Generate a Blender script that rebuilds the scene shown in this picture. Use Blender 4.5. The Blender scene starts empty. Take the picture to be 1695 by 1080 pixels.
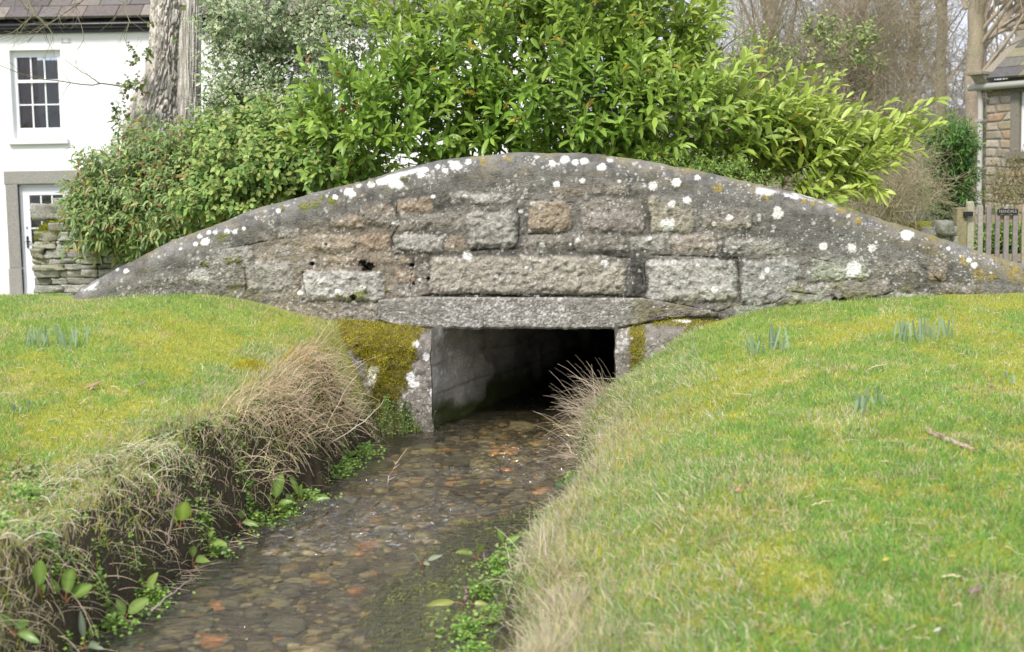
import bpy, math, random
import numpy as np
from mathutils import Matrix, Vector
R_ = math.radians
rng = np.random.default_rng(7)
random.seed(7)
sc = bpy.context.scene

# ---------------------------------------------------------------- camera
FPX = 1695*50/36.0
PITCH, ROLL = R_(5.5), R_(1.0)
EYE = np.array([0.0, 0.0, 1.55])
Fw = np.array([0, math.cos(PITCH), -math.sin(PITCH)])
R0 = np.array([1.0, 0, 0]); U0 = np.array([0, math.sin(PITCH), math.cos(PITCH)])
Rt = math.cos(ROLL)*R0 - math.sin(ROLL)*U0
Up = math.sin(ROLL)*R0 + math.cos(ROLL)*U0
cam_d = bpy.data.cameras.new('camera'); cam = bpy.data.objects.new('camera', cam_d)
sc.collection.objects.link(cam); sc.camera = cam
cam_d.lens = 50; cam_d.sensor_width = 36; cam_d.clip_end = 3000; cam_d.clip_start = 0.05
cam_d.dof.use_dof = True; cam_d.dof.focus_distance = 9.3; cam_d.dof.aperture_fstop = 3.8
M = Matrix.Identity(4)
for i in range(3):
    M[i][0] = Rt[i]; M[i][1] = Up[i]; M[i][2] = -Fw[i]; M[i][3] = EYE[i]
cam.matrix_world = M

# ---------------------------------------------------------------- sky, sun, exposure (bright overcast spring day)
SUN_EL, SUN_AZ = R_(50), R_(205)       # azimuth from +y, clockwise
w = bpy.data.worlds.new('World'); sc.world = w; w.use_nodes = True
nt = w.node_tree; nt.nodes.clear()
o = nt.nodes.new('ShaderNodeOutputWorld')
bg1 = nt.nodes.new('ShaderNodeBackground'); bg2 = nt.nodes.new('ShaderNodeBackground'); mx = nt.nodes.new('ShaderNodeMixShader')
sky = nt.nodes.new('ShaderNodeTexSky'); sky.sky_type = 'NISHITA'; sky.sun_disc = False
sky.sun_elevation = SUN_EL; sky.sun_rotation = SUN_AZ; sky.dust_density = 3; sky.air_density = 1.2
nt.links.new(sky.outputs[0], bg1.inputs[0]); bg1.inputs[1].default_value = 0.12
tc = nt.nodes.new('ShaderNodeTexCoord'); nz = nt.nodes.new('ShaderNodeTexNoise'); nz.inputs['Scale'].default_value = 2.2; nz.inputs['Detail'].default_value = 6
cr = nt.nodes.new('ShaderNodeValToRGB')
cr.color_ramp.elements[0].position = .35; cr.color_ramp.elements[0].color = (.60, .66, .86, 1)
cr.color_ramp.elements[1].position = .62; cr.color_ramp.elements[1].color = (.93, .94, 1.0, 1)
nt.links.new(tc.outputs['Generated'], nz.inputs['Vector']); nt.links.new(nz.outputs[0], cr.inputs[0]); nt.links.new(cr.outputs[0], bg2.inputs[0])
bg2.inputs[1].default_value = 0.76
mx.inputs[0].default_value = 0.8
nt.links.new(bg1.outputs[0], mx.inputs[1]); nt.links.new(bg2.outputs[0], mx.inputs[2]); nt.links.new(mx.outputs[0], o.inputs[0])
sd = bpy.data.lights.new('sun', 'SUN'); sd.energy = 2.1; sd.angle = R_(10); sd.color = (1, .96, .9)
sun = bpy.data.objects.new('sun', sd); sc.collection.objects.link(sun)
sdir = Vector((math.sin(SUN_AZ)*math.cos(SUN_EL), math.cos(SUN_AZ)*math.cos(SUN_EL), math.sin(SUN_EL)))
sun.rotation_euler = sdir.to_track_quat('Z', 'Y').to_euler()
sc.view_settings.view_transform = 'Standard'; sc.view_settings.look = 'None'; sc.view_settings.gamma = 1
sc.view_settings.exposure = 0.9

# ---------------------------------------------------------------- photo <-> place
def ray(px, py):
    px = np.asarray(px, float); py = np.asarray(py, float)
    a = (px-847.5)/FPX; b = (540-py)/FPX
    return Fw + a[..., None]*Rt + b[..., None]*Up
def on_y(px, py, Y):
    d = ray(px, py); t = (np.asarray(Y)-EYE[1])/d[..., 1]
    return EYE + d*t[..., None]
def on_z(px, py, Z):
    d = ray(px, py); t = (Z-EYE[2])/d[..., 2]
    return EYE + d*t[..., None]
def proj(Pw):
    q = Pw-EYE; z = q@Fw
    return 847.5+FPX*(q@Rt)/z, 540-FPX*(q@Up)/z, z

# ---------------------------------------------------------------- noise
def _h(ix, iy, iz, seed):
    n = (ix*374761393 + iy*668265263 + iz*2147483647 + seed*1274126177) & 0xffffffff
    n = ((n ^ (n >> 13))*1274126177) & 0xffffffff
    n = ((n ^ (n >> 16))*2246822519) & 0xffffffff
    return ((n ^ (n >> 15)) & 0xffffff)/float(0xffffff)
def vn(x, y, z=0., seed=0):
    x, y, z = np.broadcast_arrays(np.asarray(x, float), np.asarray(y, float), np.asarray(z, float))
    xi = np.floor(x).astype(np.int64); yi = np.floor(y).astype(np.int64); zi = np.floor(z).astype(np.int64)
    fx, fy, fz = x-xi, y-yi, z-zi
    fx = fx*fx*(3-2*fx); fy = fy*fy*(3-2*fy); fz = fz*fz*(3-2*fz)
    r = 0
    for dx in (0, 1):
        for dy in (0, 1):
            for dz in (0, 1):
                r = r + _h(xi+dx, yi+dy, zi+dz, seed)*(fx if dx else 1-fx)*(fy if dy else 1-fy)*(fz if dz else 1-fz)
    return r
def fbm(x, y, z=0., o=4, seed=0):
    s = 0; a = .5; t = 0
    for i in range(o):
        k = 2**i; s = s + a*vn(x*k+i*7.3, y*k+i*3.1, z*k, seed+i); t += a; a *= .5
    return s/t
def worley(x, y, seed=0):
    """distance to the nearest random point and that point's random id"""
    x, y = np.broadcast_arrays(np.asarray(x, float), np.asarray(y, float)); xi = np.floor(x).astype(np.int64); yi = np.floor(y).astype(np.int64)
    best = np.full(x.shape, 9.); bid = np.zeros(x.shape)
    for i in (-1, 0, 1):
        for j in (-1, 0, 1):
            a, b = xi+i, yi+j; cx = a+_h(a, b, 0*a, seed); cy = b+_h(a, b, 0*a, seed+1); d = np.hypot(x-cx, y-cy); k = d < best
            best = np.where(k, d, best); bid = np.where(k, _h(a, b, 0*a, seed+2), bid)
    return best, bid
def specks(x, y, cell, dens, seed=0):
    d, i = worley(x/cell, y/cell, seed); r = (.10+.32*(i/np.maximum(dens, 1e-3)))*(i < dens); return ss(1.15, .75, d/np.maximum(r, .02)+.5*(vn(x*1.1, y*1.1, 0, seed+5)-.5))*(i < dens)
def ss(a, b, x):
    t = np.clip((x-a)/(b-a), 0, 1); return t*t*(3-2*t)
def mixc(a, b, t):
    return a*(1-t[..., None]) + np.asarray(b)*t[..., None]
def nrm(v):
    return v/np.maximum(np.linalg.norm(v, axis=-1, keepdims=True), 1e-9)

# ---------------------------------------------------------------- mesh helpers
def mk(name, V, F, mat, parent=None, C=None, smooth=True, local=False):
    V = np.asarray(V, np.float32).reshape(-1, 3)
    if parent is not None and not local: V = V-np.array(parent.location, np.float32)
    me = bpy.data.meshes.new(name)
    if isinstance(F, np.ndarray): groups = [F]
    else: groups = [g for g in F if len(g)]
    me.vertices.add(len(V)); me.vertices.foreach_set('co', V.ravel())
    nl = sum(g.size for g in groups); nf = sum(len(g) for g in groups)
    me.loops.add(nl); me.loops.foreach_set('vertex_index', np.concatenate([g.ravel() for g in groups]).astype(np.int32))
    st = []; k = 0
    for g in groups:
        st.append(k+np.arange(len(g))*g.shape[1]); k += g.size
    me.polygons.add(nf); me.polygons.foreach_set('loop_start', np.concatenate(st).astype(np.int32))
    me.polygons.foreach_set('use_smooth', np.full(nf, smooth))
    me.update(calc_edges=True)
    if C is not None:
        C = np.asarray(C, np.float32)
        if C.ndim == 1: C = np.tile(C, (len(V), 1))
        ca = me.color_attributes.new('Col', 'FLOAT_COLOR', 'POINT')
        ca.data.foreach_set('color', np.concatenate([np.clip(C, 0, 1), np.ones((len(V), 1), np.float32)], 1).astype(np.float32).ravel())
    me.materials.append(mat)
    ob = bpy.data.objects.new(name, me); sc.collection.objects.link(ob)
    if parent is not None: ob.parent = parent
    return ob
def thing(name, label, cat, loc=(0, 0, 0), rz=0, group=None):
    o = bpy.data.objects.new(name, None); sc.collection.objects.link(o); o.empty_display_size = .1
    o.location = loc; o.rotation_euler = (0, 0, rz); o['label'] = label; o['category'] = cat
    if group: o['group'] = group
    return o
def tag(o, label=None, cat=None, group=None, kind=None):
    if label: o['label'] = label
    if cat: o['category'] = cat
    if group: o['group'] = group
    if kind: o['kind'] = kind
    return o
def gridF(n, m):          # n rows, m cols
    i = np.arange(n-1)[:, None]*m + np.arange(m-1)[None]
    i = i.ravel(); return np.stack([i, i+1, i+m+1, i+m], 1)
class MB:
    def __init__(s): s.V = []; s.F = []; s.C = []; s.n = 0
    def add(s, V, F, C=(.5, .5, .5)):
        V = np.asarray(V, float); F = np.asarray(F)
        s.V.append(V); s.F.append(F+s.n); s.n += len(V)
        C = np.asarray(C, float); s.C.append(np.tile(C, (len(V), 1)) if C.ndim == 1 else C)
    def box(s, x0, x1, y0, y1, z0, z1, C=(.5, .5, .5)):
        V = [(x, y, z) for z in (z0, z1) for y in (y0, y1) for x in (x0, x1)]
        s.add(V, [(0, 2, 3, 1), (4, 5, 7, 6), (0, 1, 5, 4), (2, 6, 7, 3), (0, 4, 6, 2), (1, 3, 7, 5)], C)
    def obj(s, name, mat, parent=None, smooth=False, bevel=0, local=False):
        d = {}
        for f in s.F: d.setdefault(f.shape[1], []).append(f)
        ob = mk(name, np.concatenate(s.V), [np.concatenate(v) for v in d.values()], mat, parent, np.concatenate(s.C), smooth, local)
        if bevel:
            m = ob.modifiers.new('b', 'BEVEL'); m.width = bevel; m.segments = 2; m.limit_method = 'ANGLE'
        return ob
def tubes(P, Rd, sides=3):
    """P (N,K,3) paths, Rd (N,K) radii -> V, F"""
    N, K, _ = P.shape
    T = np.gradient(P, axis=1); T = nrm(T)
    ref = np.where(np.abs(T[..., 2:3]) > .9, np.array([1., 0, 0]), np.array([0, 0, 1.]))
    A = nrm(np.cross(T, ref)); B = np.cross(T, A)
    an = np.arange(sides)*2*np.pi/sides
    V = P[:, :, None]+Rd[:, :, None, None]*(np.cos(an)[:, None]*A[:, :, None]+np.sin(an)[:, None]*B[:, :, None])
    k = np.arange(K-1)[:, None]*sides; j = np.arange(sides)[None]; j2 = (j+1) % sides
    f = np.stack([k+j, k+j2, k+sides+j2, k+sides+j], -1).reshape(-1, 4)
    F = (f[None]+(np.arange(N)*K*sides)[:, None, None]).reshape(-1, 4)
    return V.reshape(-1, 3), F
def leafset(pos, d, n, L, W, tmpl, C, bend=None):
    """tmpl: (verts (K,3) along,across,up ; tris ; edge flag (K))  C: (N,3) or (N,2,3) centre/edge colours"""
    tv, tf, te = tmpl
    d = nrm(d); s = nrm(np.cross(d, n)); u = np.cross(s, d)
    V = pos[:, None]+d[:, None]*(tv[None, :, 0:1]*L[:, None, None])+s[:, None]*(tv[None, :, 1:2]*W[:, None, None])+u[:, None]*(tv[None, :, 2:3]*L[:, None, None])
    if bend is not None:
        V[..., 2] -= (tv[None, :, 0]**2)*bend[:, None]*L[:, None]
    N, K = V.shape[:2]
    F = (tf[None]+(np.arange(N)*K)[:, None, None]).reshape(-1, tf.shape[1])
    if C.ndim == 2: CC = np.repeat(C, K, 0)
    else: CC = (C[:, None, 0]*(1-te[None, :, None])+C[:, None, 1]*te[None, :, None]).reshape(-1, 3)
    return V.reshape(-1, 3), F, CC
BLADE = (np.array([(0, -.5, 0), (0, .5, 0), (.5, -.4, 0), (.5, .4, 0), (1, 0, 0)], float),
         np.array([(0, 1, 3), (0, 3, 2), (2, 3, 4)]), np.array([0, 0, 0, 0, 0.]))
LEAF = (np.array([(0, 0, 0), (.22, -.36, .03), (.22, 0, -.02), (.22, .36, .03), (.6, -.5, .02), (.6, 0, -.04), (.6, .5, .02),
                  (.86, -.3, -.02), (.86, 0, -.06), (.86, .3, -.02), (1, 0, -.1)], float),
        np.array([(0, 2, 1), (0, 3, 2), (1, 2, 5), (1, 5, 4), (2, 3, 6), (2, 6, 5), (4, 5, 8), (4, 8, 7), (5, 6, 9), (5, 9, 8), (7, 8, 10), (8, 9, 10)]),
        np.array([.3, 1, 0, 1, 1, 0, 1, 1, .2, 1, 1.]))
LEAF6 = (np.array([(0, 0, 0), (.4, -.5, .04), (.4, 0, -.03), (.4, .5, .04), (1, 0, -.05)], float),
         np.array([(0, 2, 1), (0, 3, 2), (1, 2, 4), (2, 3, 4)]), np.array([.4, 1, 0, 1, 1.]))
def rvec(n):
    v = rng.normal(size=(n, 3)); return nrm(v)

# ---------------------------------------------------------------- materials
def mat_attr(name, rough=.8, trans=0., var=.25, nscale=30., bump=0., bscale=60., spec=.3, detail=6, col=None):
    m = bpy.data.materials.new(name); m.use_nodes = True; t = m.node_tree; N = t.nodes; L = t.links
    p = N['Principled BSDF']; out = N['Material Output']
    p.inputs['Roughness'].default_value = rough; p.inputs['Specular IOR Level'].default_value = spec
    if col is None:
        a = N.new('ShaderNodeAttribute'); a.attribute_name = 'Col'; csock = a.outputs['Color']
    else:
        a = N.new('ShaderNodeRGB'); a.outputs[0].default_value = (*col, 1); csock = a.outputs[0]
    g = N.new('ShaderNodeNewGeometry')
    n1 = N.new('ShaderNodeTexNoise'); n1.inputs['Scale'].default_value = nscale; n1.inputs['Detail'].default_value = detail; n1.inputs['Roughness'].default_value = .65
    L.new(g.outputs['Position'], n1.inputs['Vector'])
    mr = N.new('ShaderNodeMapRange'); mr.inputs[1].default_value = .25; mr.inputs[2].default_value = .75
    mr.inputs[3].default_value = 1-var; mr.inputs[4].default_value = 1+var
    L.new(n1.outputs[0], mr.inputs[0])
    mul = N.new('ShaderNodeVectorMath'); mul.operation = 'SCALE'
    L.new(csock, mul.inputs[0]); L.new(mr.outputs[0], mul.inputs['Scale'])
    L.new(mul.outputs[0], p.inputs['Base Color'])
    if bump:
        n2 = N.new('ShaderNodeTexNoise'); n2.inputs['Scale'].default_value = bscale; n2.inputs['Detail'].default_value = 5
        L.new(g.outputs['Position'], n2.inputs['Vector'])
        b = N.new('ShaderNodeBump'); b.inputs['Strength'].default_value = 1; b.inputs['Distance'].default_value = bump
        L.new(n2.outputs[0], b.inputs['Height']); L.new(b.outputs[0], p.inputs['Normal'])
    if trans:
        tr = N.new('ShaderNodeBsdfTranslucent'); mxx = N.new('ShaderNodeMixShader'); mxx.inputs[0].default_value = trans
        L.new(mul.outputs[0], tr.inputs[0]); L.new(p.outputs[0], mxx.inputs[1]); L.new(tr.outputs[0], mxx.inputs[2]); L.new(mxx.outputs[0], out.inputs[0])
    return m
m_stone = mat_attr('weathered_stone', .92, var=.45, nscale=60, bump=.012, bscale=110, spec=.15, detail=9)
m_render = mat_attr('cement_coping', .92, var=.38, nscale=75, bump=.009, bscale=120, spec=.15, detail=9)
m_ground = mat_attr('turf_and_soil', .95, var=.3, nscale=40, bump=.01, bscale=60, spec=.1)
m_grass = mat_attr('grass_blades', .6, trans=.42, var=.15, nscale=3, spec=.25)
m_leaf = mat_attr('glossy_leaf', .38, trans=.3, var=.12, nscale=8, spec=.5)
m_dull = mat_attr('matt_leaf', .6, trans=.25, var=.15, nscale=8, spec=.3)
m_bark = mat_attr('bark', .95, var=.3, nscale=50, bump=.008, bscale=80, spec=.1)
m_twig = mat_attr('twig_bark', .85, var=.25, nscale=20, spec=.2)
m_moss = mat_attr('moss', .95, trans=.1, var=.3, nscale=60, spec=.1)
m_white = mat_attr('white_render', .85, var=.04, nscale=6, bump=.003, bscale=25, spec=.2, col=(.85, .85, .83))
m_paint = mat_attr('white_gloss_paint', .35, var=.02, nscale=8, spec=.5)
m_black = mat_attr('black_paint', .35, var=.2, nscale=20, spec=.5, col=(.012, .012, .014))
m_slate = mat_attr('stone_slates', .85, var=.3, nscale=18, bump=.004, bscale=50, spec=.25)
m_wood = mat_attr('weathered_wood', .85, var=.3, nscale=30, bump=.002, bscale=90, spec=.2)
m_pebble = mat_attr('stream_pebbles', .5, var=.35, nscale=45, spec=.4)
def mat_glass(name):
    m = bpy.data.materials.new(name); m.use_nodes = True; t = m.node_tree; t.nodes.clear(); N = t.nodes; L = t.links
    out = N.new('ShaderNodeOutputMaterial'); tr = N.new('ShaderNodeBsdfTransparent'); tr.inputs[0].default_value = (.85, .88, .88, 1)
    gl = N.new('ShaderNodeBsdfGlossy'); gl.inputs['Roughness'].default_value = .01; fr = N.new('ShaderNodeFresnel'); fr.inputs[0].default_value = 1.6
    g = N.new('ShaderNodeNewGeometry'); n2 = N.new('ShaderNodeTexNoise'); n2.inputs['Scale'].default_value = 3; b = N.new('ShaderNodeBump'); b.inputs['Distance'].default_value = .02
    L.new(g.outputs['Position'], n2.inputs['Vector']); L.new(n2.outputs[0], b.inputs['Height']); L.new(b.outputs[0], gl.inputs['Normal'])
    mx = N.new('ShaderNodeMixShader'); L.new(fr.outputs[0], mx.inputs[0]); L.new(tr.outputs[0], mx.inputs[1]); L.new(gl.outputs[0], mx.inputs[2]); L.new(mx.outputs[0], out.inputs[0]); return m
m_glass = mat_glass('window_glass')
# ================================================================= TERRAIN
YF = 9.4                                   # plane of the bridge face
_le = on_z(*np.array([(60, 1160), (110, 1090), (190, 1040), (330, 940), (400, 885), (470, 850), (550, 790), (600, 750), (650, 722), (712, 698)], float).T, 0.)
_re = on_z(*np.array([(850, 1160), (815, 1060), (860, 980), (912, 910), (952, 860), (950, 800), (945, 760), (955, 725), (1000, 706), (1022, 697)], float).T, 0.)
TSL = .34                                   # the culvert heads off to the right
def XL(y):
    y = np.asarray(y, float)
    v = np.interp(y, _le[:, 1], _le[:, 0])
    v = np.where(y < _le[0, 1], _le[0, 0]+(y-_le[0, 1])*.2, v)
    return np.where(y > _le[-1, 1], _le[-1, 0]+(y-_le[-1, 1])*TSL-.1*ss(9.1, 9.3, y), v)
def XR(y):
    y = np.asarray(y, float)
    v = np.interp(y, _re[:, 1], _re[:, 0])
    v = np.where(y < _re[0, 1], _re[0, 0]+(y-_re[0, 1])*.2, v)
    return np.where(y > _re[-1, 1], _re[-1, 0]+(y-_re[-1, 1])*TSL+.1*ss(9.1, 9.3, y), v)
def terrain(x, y):
    xl = XL(y)+.05*(fbm(y*3, 0*y, 1., 3, 5)-.5)*2*(y < 8.9); xr = XR(y)+.04*(fbm(y*3, 0*y, 4., 3, 8)-.5)*2*(y < 8.9)
    dl = xl-x; dr = x-xr
    # left bank
    le = np.interp(y, [0, 4.9, 6.6, 9.2, 12], [.3, .38, .47, .66, .7])
    wide = .30+.10*(fbm(y*2.5, 0*y, 7., 3, 15)-.5)*2
    prof = ss(.0, wide, dl+.06)
    late = ss(.12, .5, dl)
    k = ss(8.3, 8.9, y); prof = prof*(1-k)+late*k
    prof = np.where(y > 9.42, ss(.0, .12, dl), prof)
    zl = le*prof + .22*ss(.3, 1.5, dl)*ss(5, 9.2, y)
    # right bank
    re = np.interp(y, [0, 2.5, 4, 6, 9.3, 12], [.36, .4, .48, .62, .8, .8])
    g = np.interp(dr, [0, .06, .18, .4, .7, 1.1, 1.9, 4], [0, .16, .30, .56, .84, .94, 1.0, 1.0])
    g2 = np.interp(dr, [0, .05, .14, .35, .7, 1.1, 1.9, 4], [0, .30, .50, .66, .82, .92, 1.0, 1.0]); kg = ss(8.9, 7.8, y); g = g*(1-kg)+g2*kg
    g = np.where(y > 9.42, ss(0, .1, dr), g)
    zr = re*g
    # bed
    bed = -.10 + .09*(fbm(x*4, y*4, 0, 3, 3)-.5)
    bar = weed(x, y); bed = bed*(1-bar) + (-.012+.03*(fbm(x*9, y*9, 0, 3, 4)-.5))*bar
    z = np.where(dl > 0, bed*(1-ss(0, .06, dl))+zl*ss(0, .06, dl), np.where(dr > 0, bed*(1-ss(0, .06, dr))+zr*ss(0, .06, dr), bed))
    lawn = np.maximum(ss(.1, .4, dl), ss(.05, .4, dr))
    z = z + lawn*(.05*(fbm(x*1.3, y*1.3, 0, 3, 9)-.5)+.012*(fbm(x*12, y*12, 0, 2, 19)-.5))
    dl = dl+.05*(fbm(x*11, y*11, 0, 3, 16)-.5)*0; bank = np.maximum(ss(-.02, .1, dl)*(1-ss(.35, .5, dl)), ss(-.02, .05, dr)*(1-ss(.15, .3, dr)))
    z = z + bank*.15*(fbm(x*7, y*7, 0, 4, 29)-.5)
    # behind the bridge the ground falls towards the cottages
    far = ss(11, 26, y)
    z = z*(1-far) + (-.38)*far - .26*ss(9.35, 12.2, y)*(1-far)*((dl > 0) | (dr > 0))
    z = z + ss(60, 250, y)*14
    # past the culvert the stream is underground
    cov = ss(15.2, 15.6, y); base = np.interp(y, [0, 11, 26, 60], [.8, .7, -.38, -.38])
    z = np.where((dl < .2) & (dr < .2), z*(1-cov)+base*cov, z)
    return z
_wp = on_z(*np.array([(560, 1150), (600, 1000), (655, 930), (740, 868), (850, 835), (950, 822)], float).T, 0.)
def weed(x, y):
    xe = np.interp(y, _wp[:, 1], _wp[:, 0])
    n = .12*(fbm(x*5, y*5, 0, 3, 77)-.5)*2
    return ss(-.03, .12, x-xe+n)*(1-ss(_wp[-1, 1]-.35, _wp[-1, 1]+.1, y+n))
def axis(lo, hi, flo, fhi, step, grow=1.12):
    a = list(np.arange(flo, fhi, step)); s = step
    while a[-1] < hi: s *= grow; a.append(a[-1]+s)
    s = step; b = [flo]
    while b[-1] > lo: s *= grow; b.append(b[-1]-s)
    return np.array(b[::-1][:-1]+a)
def pal(x, y):
    """turf colour: patches of green, yellow moss and pale thatch"""
    a = fbm(x*1.6, y*1.1, 0, 4, 41); b = fbm(x*2.3+9, y*1.7, 0, 4, 42); c = fbm(x*7, y*7, 0, 3, 43)
    return ss(.43, .59, a*.7+c*.3), ss(.52, .68, b*.65+c*.35)
xs = axis(-260, 260, -3.6, 4.2, .028); ys = axis(-30, 700, 2.2, 11.2, .032)
X, Y = np.meshgrid(xs, ys); Z = terrain(X, Y)
dl = XL(Y)-X; dr = X-XR(Y)
ye, st = pal(X, Y)
G = np.array([.22, .28, .06]); C = np.tile(G, X.shape+(1,)); C = mixc(C, [.30, .29, .04], ye*.7); C = mixc(C, [.33, .27, .13], st*.35)
soil = np.array([.050, .042, .028])
inb = (dl < 0) & (dr < 0)
sl = 1-np.maximum(ss(.16, .40, dl), ss(.02, .18, dr))
C = mixc(C, soil, np.clip(sl+.25*(fbm(X*9, Y*9, 0, 3, 4)-.5), 0, 1))
C = np.where(inb[..., None], np.array([.13, .10, .055])*(.6+.8*fbm(X*8, Y*8, 0, 3, 6))[..., None], C)
C = np.where((inb & (Y > 4))[..., None], mixc(C, [.13, .15, .04], weed(X, Y)), C)
C = mixc(C, [.1, .13, .04], ss(11.5, 13, Y))
ter = mk('lawn_ground', np.stack([X, Y, Z], -1), gridF(*X.shape), m_ground, C=C.reshape(-1, 3)); tag(ter, kind='structure')
def zt(x, y): return terrain(np.asarray(x, float), np.asarray(y, float))

# ================================================================= WATER
ys2 = np.arange(2.0, 15.4, .014); us = np.linspace(-.12, 1.12, 120)
Yw = np.repeat(ys2[:, None], len(us), 1); Xw = XL(Yw)+(XR(Yw)-XL(Yw))*us[None]
sx = Xw-.2*Yw
rip = (fbm(sx*9, Yw*7, 0, 4, 11)-.5)*.040 + (fbm(sx*22+3, Yw*26, 0, 3, 12)-.5)*.022
act = .35+1.6*ss(.45, .66, fbm(Xw*1.7, Yw*1.1, 0, 3, 13))
act = act*(1-.75*weed(Xw, Yw))*(1-.45*ss(9.0, 9.8, Yw))
water = None
m_water = bpy.data.materials.new('clear_stream_water'); m_water.use_nodes = True; t = m_water.node_tree; t.nodes.clear()
N = t.nodes; L = t.links
out = N.new('ShaderNodeOutputMaterial'); tr = N.new('ShaderNodeBsdfTransparent'); tr.inputs[0].default_value = (.90, .85, .72, 1)
gl = N.new('ShaderNodeBsdfGlossy'); gl.inputs['Roughness'].default_value = .07; gl.inputs[0].default_value = (1, 1, 1, 1)
fr = N.new('ShaderNodeFresnel'); fr.inputs[0].default_value = 1.6
g = N.new('ShaderNodeNewGeometry'); mp = N.new('ShaderNodeMapping'); mp.inputs['Scale'].default_value = (.55, 1.2, 1)
n2 = N.new('ShaderNodeTexNoise'); n2.inputs['Scale'].default_value = 26; n2.inputs['Detail'].default_value = 4
b = N.new('ShaderNodeBump'); b.inputs['Distance'].default_value = .03; b.inputs['Strength'].default_value = 1
L.new(g.outputs['Position'], mp.inputs[0]); L.new(mp.outputs[0], n2.inputs['Vector']); L.new(n2.outputs[0], b.inputs['Height'])
L.new(b.outputs[0], gl.inputs['Normal']); L.new(b.outputs[0], fr.inputs['Normal'])
ms = N.new('ShaderNodeMixShader'); L.new(fr.outputs[0], ms.inputs[0]); L.new(tr.outputs[0], ms.inputs[1]); L.new(gl.outputs[0], ms.inputs[2]); df = N.new('ShaderNodeBsdfDiffuse'); df.inputs[0].default_value = (.16, .15, .10, 1); ms0 = N.new('ShaderNodeMixShader'); ms0.inputs[0].default_value = .09
L.new(tr.outputs[0], ms0.inputs[1]); L.new(df.outputs[0], ms0.inputs[2]); L.new(ms0.outputs[0], ms.inputs[1]); L.new(ms.outputs[0], out.inputs[0])
water = mk('stream_water', np.stack([Xw, Yw, rip*act], -1), gridF(*Xw.shape), m_water); tag(water, kind='structure')

# pebbles on the bed
def cubesphere(n):
    idx = {}; V = []; F = []
    def vid(p):
        k = tuple(np.round(p, 5))
        if k not in idx: idx[k] = len(V); V.append(p)
        return idx[k]
    t_ = np.linspace(-1, 1, n+1)
    for ax in range(3):
        for sg in (-1, 1):
            for i in range(n):
                for j in range(n):
                    q = []
                    for a, b_ in ((i, j), (i+1, j), (i+1, j+1), (i, j+1)):
                        p = np.zeros(3); p[ax] = sg; p[(ax+1) % 3] = t_[a]; p[(ax+2) % 3] = t_[b_]; q.append(vid(p))
                    F.append(q if sg > 0 else q[::-1])
    return np.array(V), np.array(F)
def rocks(cen, siz, rot, col, n=3, boxy=.3, rough=.18, seed=0):
    U, F = cubesphere(n); S = U/np.linalg.norm(U, axis=1, keepdims=True)
    T_ = U*boxy+S*(1-boxy)
    Nn = len(cen); k = np.arange(Nn)[:, None]*3.7
    ns = vn(S[None, :, 0]*1.7+k, S[None, :, 1]*1.7+k*.3, S[None, :, 2]*1.7, seed)-.5
    ns2 = vn(S[None, :, 0]*4+k, S[None, :, 1]*4+k*.3, S[None, :, 2]*4, seed+1)-.5
    P = T_[None]*(1+rough*2*ns[..., None]+rough*ns2[..., None])*siz[:, None]
    c, s = np.cos(rot)[:, None], np.sin(rot)[:, None]
    P = np.stack([P[..., 0]*c-P[..., 1]*s, P[..., 0]*s+P[..., 1]*c, P[..., 2]], -1)+cen[:, None]
    Fq = (F[None]+(np.arange(Nn)*len(U))[:, None, None]).reshape(-1, 4)
    sh = (1+.5*ns2)[..., None]
    return P.reshape(-1, 3), Fq, (col[:, None]*sh).reshape(-1, 3)
n = 4200
py_ = rng.uniform(3.6, 11, n); px_ = XL(py_)+(XR(py_)-XL(py_))*rng.uniform(0, 1, n)
keep = (weed(px_, py_) < .3) | (rng.uniform(size=n) < .015); px_, py_ = px_[keep], py_[keep]; n = len(px_)
s = np.exp(rng.normal(size=n)*.58)*.018
s = np.where(weed(px_, py_) > .3, .014, s); siz = np.stack([s*rng.uniform(.9, 1.5, n), s*rng.uniform(.8, 1.1, n), s*rng.uniform(.3, .5, n)], 1)
pc = np.array([(.46, .27, .11), (.38, .29, .13), (.27, .235, .14), (.20, .19, .14), (.13, .12, .085), (.42, .38, .26), (.52, .25, .11), (.30, .28, .12)])
col = 1.35*pc[rng.choice(8, n, p=[.05, .12, .21, .22, .20, .05, .025, .125])]*rng.uniform(.7, 1.25, (n, 1))
V, F, C = rocks(np.stack([px_, py_, zt(px_, py_)+siz[:, 2]*.3], 1), siz, rng.uniform(0, 3.1, n), col, n=2, boxy=.15, rough=.2)
tag(mk('stream_bed_pebbles', V, F, m_pebble, C=C), kind='stuff', label='brown and orange pebbles on the stream bed', cat='pebbles')

# ================================================================= BRIDGE
bridge = thing('footbridge', 'old hump-backed stone footbridge with lichen-spotted wall and square culvert over the stream', 'bridge', (0, YF, 0))
ARC = np.array([(60, 520), (100, 500), (120, 484), (160, 458), (200, 437), (260, 408), (330, 380), (400, 353), (470, 332), (530, 316), (600, 298), (660, 281), (720, 268), (780, 258),
                (850, 252), (930, 251), (1000, 255), (1080, 266), (1150, 280), (1220, 296), (1280, 309), (1340, 323), (1400, 340), (1460, 362), (1530, 383),
                (1600, 405), (1660, 425), (1695, 437), (1760, 462), (1830, 492), (1900, 530)], float)
_aw = on_y(ARC[:, 0], ARC[:, 1], YF)
def ztop(x): return np.interp(x, _aw[:, 0], _aw[:, 2]) + .012*(vn(x*4, 0*x, 0, 3)-.5)
LG = (.36, .34, .30); VL = (.45, .43, .39); TN = (.33, .27, .20); OT = (.35, .27, .195); GT = (.28, .255, .215); DG = (.20, .19, .17); GR = (.34, .35, .27)
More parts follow.
